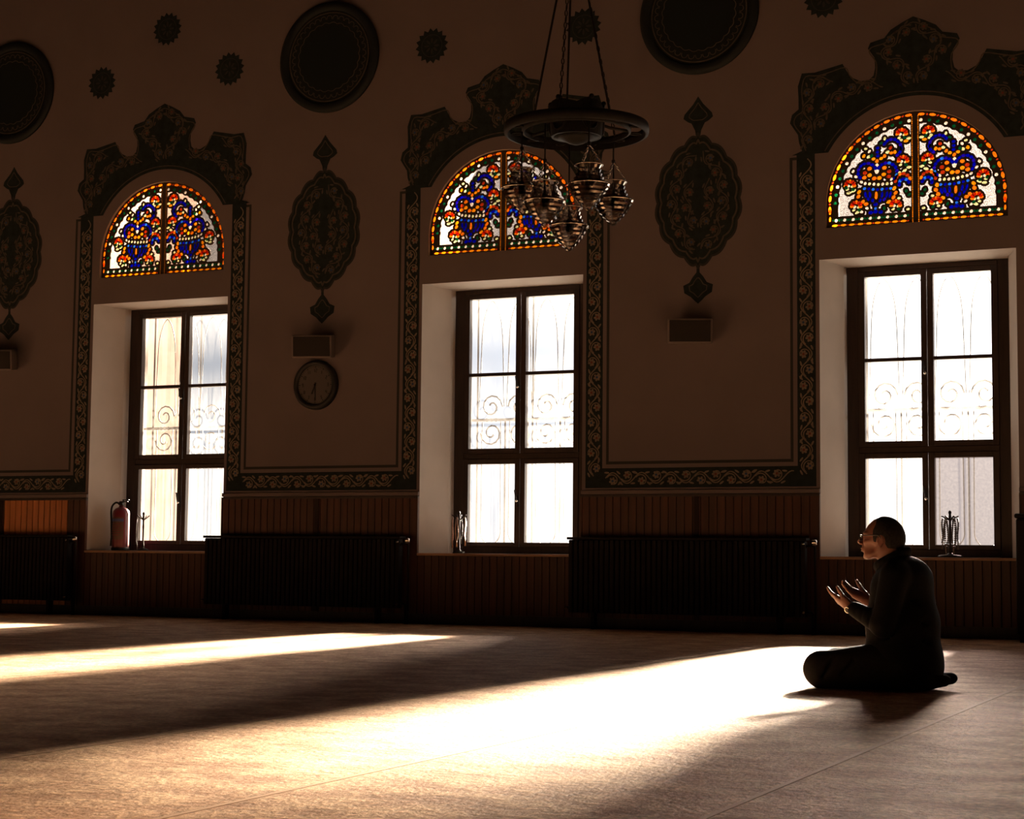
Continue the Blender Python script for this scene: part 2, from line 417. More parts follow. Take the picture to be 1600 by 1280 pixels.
# ------------------------------------------------------------------ windows
pane_mat('pane_clear', (0.98, 0.98, 0.98), 0.018, (1, 0.97, 0.93), 0.35, 1.0)
pane_mat('pane_bright', (0.98, 0.98, 0.98), 0.020, (1, 0.97, 0.93), 0.3, 2.0)
pane_mat('pane_beige', (0.60, 0.54, 0.50), 0.0072, (1, 0.90, 0.80), 0.7, 3.0, (9, 1, .8))
pane_mat('pane_frosted', (0.20, 0.175, 0.18), 0.0058, (1, 0.92, 0.88), 0.25, 5.0, (20, 1, 20))
U_P = (2.517, 3.272); M_P = (1.750, 2.483); L_P = (0.808, 1.592)
def frame_rect(mb, x0, x1, z0, z1, wd, y0, y1, m, bev=.004):
    mb.box((x0, y0, z0), (x0+wd, y1, z1), m, bev); mb.box((x1-wd, y0, z0), (x1, y1, z1), m, bev)
    mb.box((x0+wd, y0, z0), (x1-wd, y1, z0+wd), m, bev); mb.box((x0+wd, y0, z1-wd), (x1-wd, y1, z1), m, bev)
def window(i, b, panes):
    root = bpy.data.objects.new('window_%d' % i, None); C.objects.link(root); root.location = (b, Y_FR, 0); root['kind'] = 'structure'; root.empty_display_size = .1
    f = MB()
    f.box((-.740, 0, Z_SILL), (-.630, .085, Z_TOP-.006), 'dark_wood', .006); f.box((.630, 0, Z_SILL), (.740, .085, Z_TOP-.006), 'dark_wood', .006)
    f.box((-.63, 0, Z_SILL), (.63, .085, .765), 'dark_wood', .006); f.box((-.63, 0, 3.322), (.63, .085, Z_TOP-.006), 'dark_wood', .006)
    f.box((-.63, .004, 1.642), (.63, .085, 1.700), 'dark_wood', .006)
    f.build('frame', parent=root)
    for r, (z0, z1) in enumerate(((.765, 1.642), (1.700, 3.322))):
        for s in (-1, 1):
            x0, x1 = (-.63, -.002) if s < 0 else (.002, .63)
            p0, p1 = (-.572, -.056) if s < 0 else (.056, .572)
            c = MB(); lo, hi = (L_P if r == 0 else (M_P[0], U_P[1]))
            c.box((x0, -.012, z0), (p0, .06, z1), 'dark_wood', .004); c.box((p1, -.012, z0), (x1, .06, z1), 'dark_wood', .004)
            c.box((p0, -.012, z0), (p1, .06, lo), 'dark_wood', .004); c.box((p0, -.012, hi), (p1, .06, z1), 'dark_wood', .004)
            if r: c.box((p0, -.004, M_P[1]), (p1, .06, U_P[0]), 'dark_wood', .003)
            cs = c.build('casement', parent=root)
            for (a, b2, nm) in ([(lo, hi, panes[2])] if r == 0 else [(M_P[0], M_P[1], panes[1]), (U_P[0], U_P[1], panes[0])]):
                g = MB(); g.raw([(p0-.01, .04, a-.01), (p1+.01, .04, a-.01), (p1+.01, .04, b2+.01), (p0-.01, .04, b2+.01)], [(0, 1, 2, 3)])
                g.build('pane', nm[0 if s < 0 else 1], cs)
            if s < 0:
                zh = 1.22 if r == 0 else 2.36
                h = MB(); h.box((-.024, -.020, zh-.06), (-.006, -.010, zh+.06), 'iron_black', .003)
                h.tube([(-.015, -.012, zh), (-.015, -.050, zh), (-.020, -.056, zh+.02), (-.034, -.056, zh+.11)], .008, 'iron_black', 8)
                h.ball((-.015, -.05, zh), .013, 'chrome')
                h.build('handle', parent=cs)
    s = MB(); s.box((-NW+.002, -.55, Z_SILL-.022), (NW-.002, .0, Z_SILL+.004), 'sill_wood', .006)
    s.build('sill', parent=root)
    return root
PC, PB, PG, PF = 'pane_clear', 'pane_bright', 'pane_beige', 'pane_frosted'
wins = [window(1, BAYS[0], ((PC, PC),)*3),
        window(2, BAYS[1], ((PG, PB), (PG, PB), (PG, PC))),
        window(3, BAYS[2], ((PB, PB), (PB, PB), (PB, PC))),
        window(4, BAYS[3], ((PB, PB), (PB, PB), (PB, PF))),
        window(5, BAYS[4], ((PC, PC),)*3)]

# ------------------------------------------------------------------ stained glass lunettes
def pierced(mb, outer, field, holes, rings, beads, y0=-.012, y1=.002):
    """plaster tracery: solid border, and a came round every piece of glass in the picture field"""
    from mathutils.geometry import delaunay_2d_cdt
    ccw = lambda L: L if sum(L[i][0]*L[(i+1) % len(L)][1]-L[(i+1) % len(L)][0]*L[i][1] for i in range(len(L))) > 0 else L[::-1]
    polys = [ccw(L) for L in [outer, field]+rings+holes+beads]; vs = []; fc = []
    for L in polys:
        fc.append(list(range(len(vs), len(vs)+len(L)))); vs += [Vector(p) for p in L]
    nr = len(rings); nh = len(holes)+len(beads)
    V, E, Fc, _, _, of = delaunay_2d_cdt(vs, [], fc, 0, 1e-5)
    keep = []
    for f, o in zip(Fc, of):
        o = set(o)
        if 0 not in o: continue
        if any(k >= 2+nr for k in o): continue
        if 1 in o and not any(2 <= k < 2+nr for k in o): continue
        P = [V[i] for i in f]; ar = sum(P[i][0]*P[(i+1) % len(P)][1]-P[(i+1) % len(P)][0]*P[i][1] for i in range(len(P)))
        keep.append(tuple(f) if ar > 0 else tuple(f[::-1]))
    n = len(V); cnt = {}
    for f in keep:
        for i in range(len(f)): cnt[(f[i], f[(i+1) % len(f)])] = 1
    side = [(a, a+n, b+n, b) for (a, b) in cnt if (b, a) not in cnt]
    mb.raw([(p[0], y0, p[1]) for p in V]+[(p[0], y1, p[1]) for p in V], keep+[tuple(i+n for i in f[::-1]) for f in keep]+side, 'tracery_plaster')

def lunette(b, label):
    root = thing('stained_glass_lunette', label, 'stained glass window', (b, 0.045, LUN_B), group='stained glass lunettes')
    R0, CZ = LUN_R+.003, LUN_C-LUN_B
    px = lambda x, y: ((x-690)/606.0, (1190-0.0722*(x-205)-y)/606.0)
    for sg in (-1, 1):
        tr = MB(); gl = MB(); bgl = MB(); holes_ = []; rings_ = []
        def piece(u, v, rx, rz, col, rot=0.0, n=10, ring=True):
            rx *= 1.12; rz *= 1.12; u = u if sg < 0 else -u; rot = rot if sg < 0 else -rot
            q_ = len(holes_)*.00003; gl.ell(u, v, rx, rz, -.0105+q_, -.0103+q_, col, n, rot)
            ca, sa = cos(rot), sin(rot); e = .017 if ring else .004
            holes_.append([(u+rx*.86*cos(2*pi*i/n)*ca-rz*.86*sin(2*pi*i/n)*sa, v+rx*.86*cos(2*pi*i/n)*sa+rz*.86*sin(2*pi*i/n)*ca) for i in range(n)])
            rings_.append([(u+(rx+e)*cos(2*pi*i/n)*ca-(rz+e)*sin(2*pi*i/n)*sa, v+(rx+e)*cos(2*pi*i/n)*sa+(rz+e)*sin(2*pi*i/n)*ca) for i in range(n)])
        # --- solid border with pierced lights: outer arc, inner arc, two rows along the foot
        bord = []
        nb = 13
        for i in range(nb):
            a = pi/2+(i+.5)/nb*(pi/2)*1.06+.01
            r = R0-.030
            big = i % 1 == 0
            bord.append((r*cos(a), CZ+r*sin(a), .033, .0155, 'glass_orange', a+pi/2))
            a2 = a+(.5/nb)*(pi/2)*1.06
            if a2 < pi+.05: bord.append((r*cos(a2), CZ+r*sin(a2), .011, .011, 'glass_red', 0))
        for i in range(3):
            v = CZ-.045-i*.066
            if v > .05: bord.append((-R0+.032, v-.01, .011, .026, 'glass_orange' if i % 2 == 0 else 'glass_orange', 0))
        nb = 15
        for i in range(nb):
            a = pi/2+(i+.5)/nb*(pi/2)+.02; r = R0-.082
            bord.append((r*cos(a)*1.0, CZ+r*sin(a), .017, .017, ('glass_white', 'glass_green', 'glass_green')[i % 3], a))
        nb = 9
        for i in range(nb):
            u = -.755+(i+.3)*.078
            bord.append((u, .024, .029, .012, 'glass_yellow', 0)); bord.append((u+.039, .024, .009, .009, 'glass_red', 0))
            bord.append((u+.012, .070, .015, .016, 'glass_white', 0)); bord.append((u+.038, .072, .0105, .014, 'glass_green', .5)); bord.append((u-.014, .072, .0105, .014, 'glass_green', -.5))
        for (u, v, rx, rz, col, rot) in bord:
            if u < -.022: piece(u, v, rx, rz, col, rot, 10, True)
        # border plate around the picture field, cut away behind every light
        fi = R0-.108
        field = [(-.040, .105)]+[(-.040, CZ+sqrt(fi*fi-.04**2)-.0)]+[(fi*cos(a), CZ+fi*sin(a)) for a in np.linspace(pi/2+.056, pi, 18)]+[(-fi, .105)]
        outer = [(0, 0), (0, CZ+R0)]+[(R0*cos(a), CZ+R0*sin(a)) for a in np.linspace(pi/2+.04, pi, 26)]+[(-R0, 0)]
        mir = lambda L: [((x if sg < 0 else -x), z) for x, z in L]
        # bead strip beside the meeting line
        beads = [(-.027, .012+i*.0162) for i in range(60) if .012+i*.0162 < CZ+R0-.03]
        hs = []
        for (u, v, rx, rz, col, rot) in bord:
            if u < -.022:
                ca, sa = cos(rot), sin(rot); hs.append([(u+rx*cos(2*pi*i/8)*ca-rz*sin(2*pi*i/8)*sa, v+rx*cos(2*pi*i/8)*sa+rz*sin(2*pi*i/8)*ca) for i in range(8)])
        for u, v in beads: gl.ell(u if sg < 0 else -u, v, .0065, .0055, -.004, -.0025, 'glass_yellow', 6)
        # --- picture: blue vase with flowers
        P = lambda x, y, rx, rz, col, rot=0.0: piece(*px(x, y), rx/606, rz/606, col, rot, 9)
        for x, y in ((445, 1100), (472, 1094), (500, 1096), (472, 1054)): P(x, y, 14, 11, 'glass_blue')
        P(472, 1076, 9, 8, 'glass_sky')
        for i in range(7): P(416+i*24, 938-(3-abs(i-3))*-2, 9, 10, 'glass_pale' if i % 2 else 'glass_white')
        for i in range(7): P(412+i*24, 966+(3-abs(i-3))*2, 10, 9, 'glass_blue' if i % 2 else 'glass_sky')
        for x, rt in ((418, .25), (442, .12), (508, -.12), (534, -.2), (552, -.3)): P(x, 1000, 8, 20, 'glass_blue', rt)
        P(476, 1004, 9, 24, 'glass_orange'); P(456, 1032, 9, 13, 'glass_blue', .3); P(497, 1032, 9, 13, 'glass_blue', -.3); P(520, 1026, 9, 12, 'glass_violet', -.4); P(432, 1024, 8, 12, 'glass_blue', .4)
        for x, y, c in ((440, 892, 'glass_yellow'), (466, 910, 'glass_orange'), (494, 908, 'glass_yellow'), (518, 888, 'glass_yellow'), (440, 856, 'glass_orange'), (522, 852, 'glass_orange'), (415, 880, 'glass_red'), (548, 872, 'glass_red'), (545, 900, 'glass_red'), (412, 905, 'glass_orange')):
            P(x, y, 14, 12, c)
        P(481, 856, 14, 32, 'glass_white')
        def curl(cx, cy, r, a0, a1, n, cols):
            for i in range(n):
                a = radians(a0+(a1-a0)*i/(n-1)); P(cx+r*cos(a), cy-r*sin(a), 13, 10, cols[i % len(cols)], a+pi/2)
        BL = ('glass_blue', 'glass_blue', 'glass_violet')
        curl(428, 876, 50, 215, 30, 8, BL); curl(538, 876, 52, 150, -40, 9, BL+('glass_sky',))
        curl(566, 742, 48, 150, -55, 9, BL); curl(622, 925, 40, 180, 20, 6, ('glass_red', 'glass_red', 'glass_orange')); curl(628, 940, 26, 190, 20, 5, ('glass_blue', 'glass_sky'))
        for x, y in ((485, 742), (484, 764), (486, 785)): P(x, y, 11, 10, 'glass_blue')
        for x, y, c in ((462, 802, 'glass_yellow'), (482, 814, 'glass_orange'), (505, 800, 'glass_yellow'), (436, 790, 'glass_pale'), (524, 786, 'glass_orange'), (560, 770, 'glass_orange'), (556, 742, 'glass_red'), (580, 765, 'glass_yellow'), (540, 765, 'glass_pale'), (410, 785, 'glass_yellow'), (452, 784, 'glass_green')):
            P(x, y, 12, 10, c, (x % 7)*.3)
        def flower(cx, cy, r=24, col='glass_red'):
            for i in range(7):
                a = radians(-10+i*33); P(cx+r*cos(a), cy-r*sin(a)*.85, 12, 10, col if i % 3 else 'glass_orange', a)
            P(cx-8, cy+6, 9, 9, 'glass_white'); P(cx+12, cy+8, 9, 8, 'glass_pale'); P(cx-14, cy+24, 10, 8, 'glass_pale', .4); P(cx+16, cy+24, 10, 8, 'glass_green', -.4)
        for c in ((332, 946), (366, 1062), (582, 1056), (624, 812), (618, 662)): flower(*c)
        for x, y in ((325, 990), (352, 978), (640, 705), (655, 690), (610, 700), (372, 1098), (600, 880), (632, 868), (655, 850)):
            P(x, y, 15, 9, 'glass_yellow' if y % 2 else 'glass_pale', (x % 5)*.25)
        for x, y in ((382, 985), (378, 1010), (402, 1040), (420, 1052), (575, 965), (582, 990), (570, 1015), (545, 1040)): P(x, y, 14, 11, 'glass_yellow' if x % 3 else 'glass_orange', (x % 4)*.4)
        for x, y in ((560, 915), (590, 905), (395, 930), (365, 900), (350, 870), (640, 980), (655, 1000), (600, 1020), (648, 1080), (520, 1075), (425, 1075), (395, 1095), (310, 960), (505, 715), (525, 690), (610, 745), (440, 760), (420, 745)):
            P(x, y, 11, 8, ('glass_pale', 'glass_green', 'glass_white')[x % 3], (x % 6)*.5)
        pierced(tr, mir(outer), mir(field), holes_, rings_, [mir(arc(u, v, .0055, 0, 2*pi, 6)[:-1]) for u, v in beads])
        bgl.prism(mir(outer), .010, .014, 'glass_field')
        tr.build('tracery', parent=root); gl.build('coloured_glass', parent=root); bgl.build('clear_glass', parent=root)
    return root
# lattice glass of the picture field
m = pane_mat('glass_field', (0.3, 0.28, 0.26), 0.005, (0.5, 0.46, 0.42), 0.1, 1.0)
t = m.node_tree
for n in list(t.nodes):
    if n.type == 'BSDF_TRANSPARENT':
        tcn = N(t, 'ShaderNodeTexCoord'); br = N(t, 'ShaderNodeTexVoronoi'); br.inputs['Scale'].default_value = 85; br.feature = 'DISTANCE_TO_EDGE'
        t.links.new(tcn.outputs['Object'], br.inputs['Vector'])
        r = N(t, 'ShaderNodeMapRange', inputs={1: 0.02, 2: 0.09, 3: 0.0, 4: 1.0}); t.links.new(br.outputs['Distance'], r.inputs[0])
        cmx = N(t, 'ShaderNodeMix', data_type='RGBA'); cmx.inputs[6].default_value = (.13, .11, .10, 1); cmx.inputs[7].default_value = (.80, .71, .64, 1)
        t.links.new(r.outputs[0], cmx.inputs[0]); t.links.new(cmx.outputs[2], n.inputs[0])
lunette(BAYS[1], 'stained glass lunette with blue vases over the window behind the fire extinguisher')
lunette(BAYS[2], 'stained glass lunette with blue vases, half hidden by the hanging glass lamps')
lunette(BAYS[3], 'bright stained glass lunette with blue vases above the kneeling man')

# ------------------------------------------------------------------ wrought iron grilles outside the panes
def grille(b, label):
    root = thing('window_grille', label, 'window grille', (b, 0.80, 0), group='wrought iron window grilles')
    fr = MB(); r = .009
    fr.box((-.80, -.012, 2.050), (.80, .012, 2.078), 'iron_grille')
    fr.box((-.80, -.012, .720), (.80, .012, .742), 'iron_grille'); fr.box((-.80, -.012, 3.40), (.80, .012, 3.42), 'iron_grille')
    for x in (-.62, -.305, 0, .305, .62): fr.box((x-.007, -.007, .74), (x+.007, .007, 3.40 if x in (-.62, 0, .62) else 2.06), 'iron_grille')
    fr.build('grille_frame', parent=root)
    sc = MB()
    for cx in (-.46, -.15, .15, .46):
        for s in (-1, 1):
            # lyre bars of the lower part, scrolls above and below the cross bar
            sc.tube([(x, 0, z) for x, z in spline([(cx+s*.0, .742), (cx+s*.05, .80), (cx+s*.105, .88), (cx+s*.11, 1.05), (cx+s*.105, 1.9), (cx+s*.105, 2.05)], 5)], .006, 'iron_grille', 5)
            sc.tube([(x, 0, z) for x, z in spline([(cx+s*.14, 2.20), (cx+s*.13, 2.5), (cx+s*.11, 3.0), (cx+s*.06, 3.22), (cx, 3.30)], 5)], .005, 'iron_grille', 5)
        s = 1 if cx in (-.46, .15) else -1
        for up in (1, -1):
            sp = [(cx+(.125-.0115*i/2)*cos(pi*i/6)*s*up, 2.064+up*(.135+(.125-.0115*i/2)*sin(pi*i/6)*1.05)) for i in range(18)]
            sc.tube([(x, 0, z) for x, z in sp], .009, 'iron_grille', 5)
    sc.build('scroll', parent=root)
    for x in (-.46, -.15, .15, .46):
        k = MB()
        for d in (-.05, 0, .05): k.ball((x+d, 0, 2.064), (.018, .022, .022), 'iron_grille', 6, 4)
        k.build('collar', parent=root)
    return root
grille(BAYS[1], 'scrolled iron grille outside the window with beige dusty panes')
grille(BAYS[2], 'scrolled iron grille outside the window behind the hanging glass lamps')
grille(BAYS[3], 'scrolled iron grille outside the window behind the kneeling man')

# stone column of the porch, seen through the dusty left panes
mb = MB(); col = []
n = 40
for z, rr in ((-.02, .50), (.25, .50), (.30, .42), (.45, .40), (4.9, .36), (5.0, .46), (5.3, .52)):
    col.append([( (rr*(1-.05*(i % 2)*(1 if .4 < z < 4.95 else 0)))*cos(2*pi*i/n), (rr*(1-.05*(i % 2)*(1 if .4 < z < 4.95 else 0)))*sin(2*pi*i/n), z) for i in range(n)])
vs = [p for rg in col for p in rg]; fs = [(i*n+k_, i*n+(k_+1) % n, (i+1)*n+(k_+1) % n, (i+1)*n+k_) for i in range(len(col)-1) for k_ in range(n)]+[tuple(range((len(col)-1)*n, len(col)*n))]
mb.raw(vs, fs, 'stone_pale')
o = mb.build('stone_column', loc=(-6.42, 3.3, 0)); tag(o, 'pale fluted stone column outside the leftmost window', 'column')

# added beam on posts, out of view: it takes the upper edge off the sun
root = thing('added_sun_blocker', 'unseen pale stone beam on posts, added to dim the far sun patch, behind the wall piers', 'sun_blocker', (0, 8.4, 0), kind='structure')
mb = MB(); mb.box((-16, -.3, 4.62), (17, .3, 5.14), 'stone_pale'); mb.build('beam', parent=root)
for x in (-12.4, -6.4, -.53, 5.4, 12.0):
    mb = MB(); mb.box((x-.16, -.16, -.02), (x+.16, .16, 4.62), 'stone_pale', .02); mb.build('post', parent=root)

# ------------------------------------------------------------------ paintings on the plaster
Y1 = -.0024
def vine(mb, pts, wd, seed, dim=False):
    """scrolling vine with leaves and flowers along a centre line pts (x, z)"""
    rnd = random.Random(seed); vm = 'paint_vine_dim' if dim else 'paint_vine'
    d = [0]
    for a, b in zip(pts, pts[1:]): d.append(d[-1]+sqrt((a[0]-b[0])**2+(a[1]-b[1])**2))
    L = d[-1]; P = np.array(pts); dd = np.array(d)
    def at(s):
        s = min(max(s, 0), L); x = np.interp(s, dd, P[:, 0]); z = np.interp(s, dd, P[:, 1])
        e = .004; t = np.array([np.interp(min(L, s+e), dd, P[:, 0])-np.interp(max(0, s-e), dd, P[:, 0]), np.interp(min(L, s+e), dd, P[:, 1])-np.interp(max(0, s-e), dd, P[:, 1])]); t /= np.linalg.norm(t)+1e-9
        return np.array([x, z]), t, np.array([-t[1], t[0]])
    per = .29; amp = wd*.30; n = int(L/.02)
    line = []
    for i in range(n+1):
        s = L*i/n; p, t, nn = at(s); line.append(tuple(p+nn*amp*sin(2*pi*s/per)))
    mb.ribbon(line, .011, Y1-.0022, Y1, vm)
    k = int(L/(per/2))
    for i in range(k):
        s = (i+.5)*per/2; sd = 1 if i % 2 == 0 else -1
        p, t, nn = at(s); c = p-nn*sd*amp*.55
        cl = [(c[0]+(r*cos(a))*t[0]+(r*sin(a))*nn[0]*sd, c[1]+(r*cos(a))*t[1]+(r*sin(a))*nn[1]*sd) for a, r in ((2.6-j*.42, wd*(.40-.022*j)) for j in range(12))]
        mb.ribbon(cl, [.012-.0005*j for j in range(12)], Y1-.0022, Y1, vm)
        for q in range(6):
            a = q*pi/3+rnd.random()*.3; mb.ell(c[0]+.022*cos(a), c[1]+.022*sin(a), .017, .012, Y1-.0024, Y1, vm, 6, a)
        mb.ell(c[0], c[1], .012, .012, Y1-.0034, Y1, 'paint_red' if i % 3 else 'paint_blue', 7)
        for q, (da, sd2) in enumerate(((.058, 1), (-.060, 1), (.072, -1))):
            pc = p+t*da+nn*sd*sd2*wd*.30; an = atan2(t[1], t[0])+rnd.uniform(-.7, .7)
            mb.ell(pc[0], pc[1], .026, .0095, Y1-.0023, Y1, vm, 7, an)

def border(xc, label, x_lo=None):
    """painted U-shaped floral border of one wall bay"""
    root = thing('painted_border', label, 'painted border', (xc, 0, 0), group='painted borders between the windows')
    zt = 4.34
    def u_shape(ho, hi, zb, zi, z1): return [(-ho, zb), (ho, zb), (ho, z1), (hi, z1), (hi, zi), (-hi, zi), (-hi, z1), (-ho, z1)]
    b = MB(); b.prism(u_shape(1.118, .948, 1.322, 1.508, zt+.02), Y1-.001, Y1+.0014, 'paint_dark'); b.build('band', parent=root)
    l = MB(); l.prism(u_shape(.908, .883, 1.545, 1.572, zt), Y1-.001, Y1+.0014, 'paint_line')
    for s in (-1, 1): l.prism(rect(*sorted((s*.908, s*.955)), zt-.025, zt), Y1-.001, Y1+.0014, 'paint_line')
    l.build('inner_line', parent=root)
    v = MB(); c = (1.118+.948)/2; zb = 1.415
    for s in (-1, 1): vine(v, [(s*c, zb+.02), (s*c, zt-.02)], .17, 3)
    vine(v, [(-c+.12, zb), (c-.12, zb)], .17, 5)
    v.build('vine_scroll', parent=root)
    return root
border(-6.065, 'floral painted border at the left edge, wall left of the fire extinguisher')
border(-2.02, 'floral painted border round the wall with the clock')
border(2.0225, 'floral painted border round the bare wall between lamps and kneeling man')

HALF = [(-1.141, 4.34), (-1.022, 4.395), (-1.050, 4.47), (-1.061, 4.549), (-1.135, 4.663), (-1.115, 4.74), (-1.053, 4.786), (-1.054, 4.894), (-1.060, 5.0), (-1.022, 5.119), (-.90, 5.115), (-.784, 5.139), (-.642, 5.168), (-.60, 5.09), (-.547, 5.025), (-.476, 4.991), (-.40, 4.995), (-.360, 5.03), (-.345, 5.10), (-.350, 5.193), (-.410, 5.285), (-.387, 5.336), (-.260, 5.365), (-.203, 5.434), (-.10, 5.49), (0, 5.535)]
def crest(b, label):
    root = thing('painted_crest', label, 'painted arch ornament', (b, 0, 0), group='painted arch crests over the windows')
    h = HALF[1:]; out = h+[(-x, z) for x, z in h[-2::-1]]
    inn = [(.900*cos(a), 3.91+.900*sin(a)) for a in np.linspace(asin_(.45/.9), pi-asin_(.45/.9), 40)]
    loop = out+[(1.118, 4.36), (.905, 4.36)]+inn+[(-.905, 4.36), (-1.118, 4.36)]
    g = MB(); g.prism(loop, Y1-.001, Y1+.0014, 'paint_dark'); g.build('ground', parent=root)
    e = MB(); k = .965
    edge = spline([(x*.965, 4.36+(z-4.36)*.955) for x, z in out], 3)
    e.ribbon(edge, .010, Y1-.0022, Y1, 'paint_vine_dim')
    e.ribbon([(.935*cos(a), 3.91+.935*sin(a)) for a in np.linspace(.52, pi-.52, 40)], .010, Y1-.0022, Y1, 'paint_vine_dim')
    e.build('edge_line', parent=root)
    v = MB()
    for s in (-1, 1):
        for path in ([(.98, 4.42), (.98, 4.7), (.93, 4.98), (.74, 5.05)], [(.90, 4.58), (.74, 4.84), (.52, 4.93), (.28, 4.96)], [(.04, 4.92), (.12, 5.10), (.26, 5.25), (.12, 5.38), (.02, 5.46)]):
            vine(v, [(s*x, z) for x, z in spline(path, 6)], .15, int(path[0][0]*100), True)
    v.build('vine_scroll', parent=root)
    return root
asin_ = math.asin
crest(BAYS[1], 'dark painted lobed crest over the stained glass of the leftmost window')
crest(BAYS[2], 'dark painted lobed crest over the arch behind the hanging glass lamps')
crest(BAYS[3], 'dark painted lobed crest at top right, over the arch above the kneeling man')

def medallion(xc, label):
    root = thing('painted_medallion', label, 'painted medallion', (xc, 0, 0), group='painted almond medallions')
    zc, hx, hz = 4.01, .405, .618
    def lobed(k, lob=.022):
        L = []
        for i in range(144):
            a = 2*pi*i/144
            ex = 1.25
            t_ = np.sign(sin(a))*abs(sin(a))**1.0; x = hx*k*np.sign(cos(a))*max(0.0, 1-abs(t_)**2.5)**.92; z = hz*k*t_
            q = 1+lob/hx*abs(sin(9*a))-lob*.5
            L.append((x*q, zc+z*q))
        return L
    o = MB(); o.prism(lobed(1.0), Y1-.001, Y1+.0014, 'paint_dark'); o.build('field', parent=root)
    e = MB(); L = lobed(.90); e.ribbon(L+L[:1], .016, Y1-.0022, Y1, 'paint_vine_dim')
    L = lobed(1.0); e.ribbon(L+L[:1], .020, Y1-.0022, Y1, 'paint_line'); e.build('edge_line', parent=root)
    f = MB()
    top = [(0, 5.005), (.05, 4.93), (.135, 4.84), (.145, 4.80), (.10, 4.765), (.065, 4.75), (.03, 4.68), (.02, 4.62)]
    f.prism(top+[(-x, z) for x, z in top[:0:-1]], Y1-.001, Y1+.0014, 'paint_dark')
    L = [(x*.62, 4.83+(z-4.83)*.66) for x, z in top[:-2]]; L = L+[(-x, z) for x, z in L[::-1]]; f.ribbon(L, .009, Y1-.0022, Y1, 'paint_vine_dim')
    f.build('finial', parent=root)
    f = MB()
    bot = [(0.012, 3.41), (.015, 3.33), (.05, 3.29), (.085, 3.235), (.145, 3.21), (.135, 3.14), (.07, 3.10), (.03, 3.06), (0, 3.035)]
    f.prism(bot+[(-x, z) for x, z in bot[-2::-1]], Y1-.001, Y1+.0014, 'paint_dark')
    L = [(x*.6, 3.19+(z-3.19)*.62) for x, z in bot[1:]]; L = L+[(-x, z) for x, z in L[-2::-1]]; f.ribbon(L+L[:1], .009, Y1-.0022, Y1, 'paint_vine_dim')
    f.build('pendant', parent=root)
    v = MB()
    for s in (-1, 1):
        vine(v, [(s*x, zc+z) for x, z in spline([(.03, -.46), (.17, -.30), (.25, -.02), (.18, .28), (.03, .45)], 6)], .15, 11, True)
        vine(v, [(s*x, zc+z) for x, z in spline([(.03, -.26), (.11, -.05), (.08, .20)], 6)], .13, 12, True)
    v.build('vine_scroll', parent=root)
    return root
medallion(-6.07, 'painted almond medallion cut by the left edge, over the cropped speaker')
medallion(-2.02, 'painted almond medallion on the wall directly above speaker and clock')
medallion(2.025, 'painted almond medallion over the lone speaker right of the hanging lamps')

def roundel(xc, zc, label, r=.585):
    root = thing('wall_roundel', label, 'wall roundel', (xc, 0, zc), group='round dark wall discs')
    d = MB(); d.lathe([(r*.86, -.022), (r*.86, 0)], mat='roundel_black', n=64, axis='y', smooth=False); d.build('disc', parent=root)
    rim = MB(); rim.lathe([(r*.84, -.024), (r*.86, -.040), (r*.93, -.045), (r, -.030), (r, 0), (r*.84, 0)], mat='roundel_rim', n=64, axis='y', caps=False)
    rim.build('rim', parent=root)
    p = MB(); L = arc(0, 0, r*.80, 0, 2*pi, 72); p.ribbon(L, .010, -.0245, -.020, 'paint_vine_dim')
    for i in range(36):
        a = 2*pi*i/36; q = arc(r*.70*cos(a), r*.70*sin(a), .030, a-1.9, a+1.9, 8); p.ribbon(q, .007, -.0240, -.020, 'paint_vine_dim')
    L = [(r*(.60+.03*abs(sin(12*a)))*cos(a), r*(.60+.03*abs(sin(12*a)))*sin(a)) for a in np.linspace(0, 2*pi, 144)]
    p.ribbon(L, .007, -.0240, -.020, 'paint_vine_dim')
    p.build('petal_ring', parent=root)
    return root
roundel(-6.13, 5.86, 'big dark wall disc cut by the left edge of the picture')
roundel(-1.985, 5.82, 'big dark wall disc with petal ring, whole, over the clock wall')
roundel(2.035, 5.80, 'big dark wall disc cut by the top edge, right of the lamp cords')

def rosette(xc, zc, label):
    root = thing('painted_rosette', label, 'painted star', (xc, 0, zc), group='small painted stars high on the wall')
    o = MB(); L = [((.185 if i % 2 == 0 else .150)*cos(2*pi*i/32+.1), (.185 if i % 2 == 0 else .150)*sin(2*pi*i/32+.1)) for i in range(32)]
    o.prism(L, Y1-.001, Y1+.0014, 'paint_dark'); o.build('star', parent=root)
    e = MB(); q = arc(0, 0, .115, 0, 2*pi, 28); e.ribbon(q, .008, Y1-.0022, Y1, 'paint_line')
    for i in range(8): e.ell(.055*cos(pi*i/4), .055*sin(pi*i/4), .030, .012, Y1-.002, Y1, 'paint_line', 7, pi*i/4)
    e.build('flower', parent=root)
for xc, zc, lb in ((-4.885, 5.85, 'small dark painted star above the left shoulder of the leftmost crest'), (-4.03, 6.36, 'topmost small dark painted star, over the tip of the leftmost crest'),
                   (-3.216, 5.83, 'small dark painted star just left of the whole dark wall disc'), (-.797, 5.81, 'small dark painted star right of the whole dark wall disc'),
                   (.856, 5.815, 'small dark painted star seen between the lamp cords'), (3.23, 5.80, 'small dark painted star at the top edge over the right window')):
    rosette(xc, zc, lb)

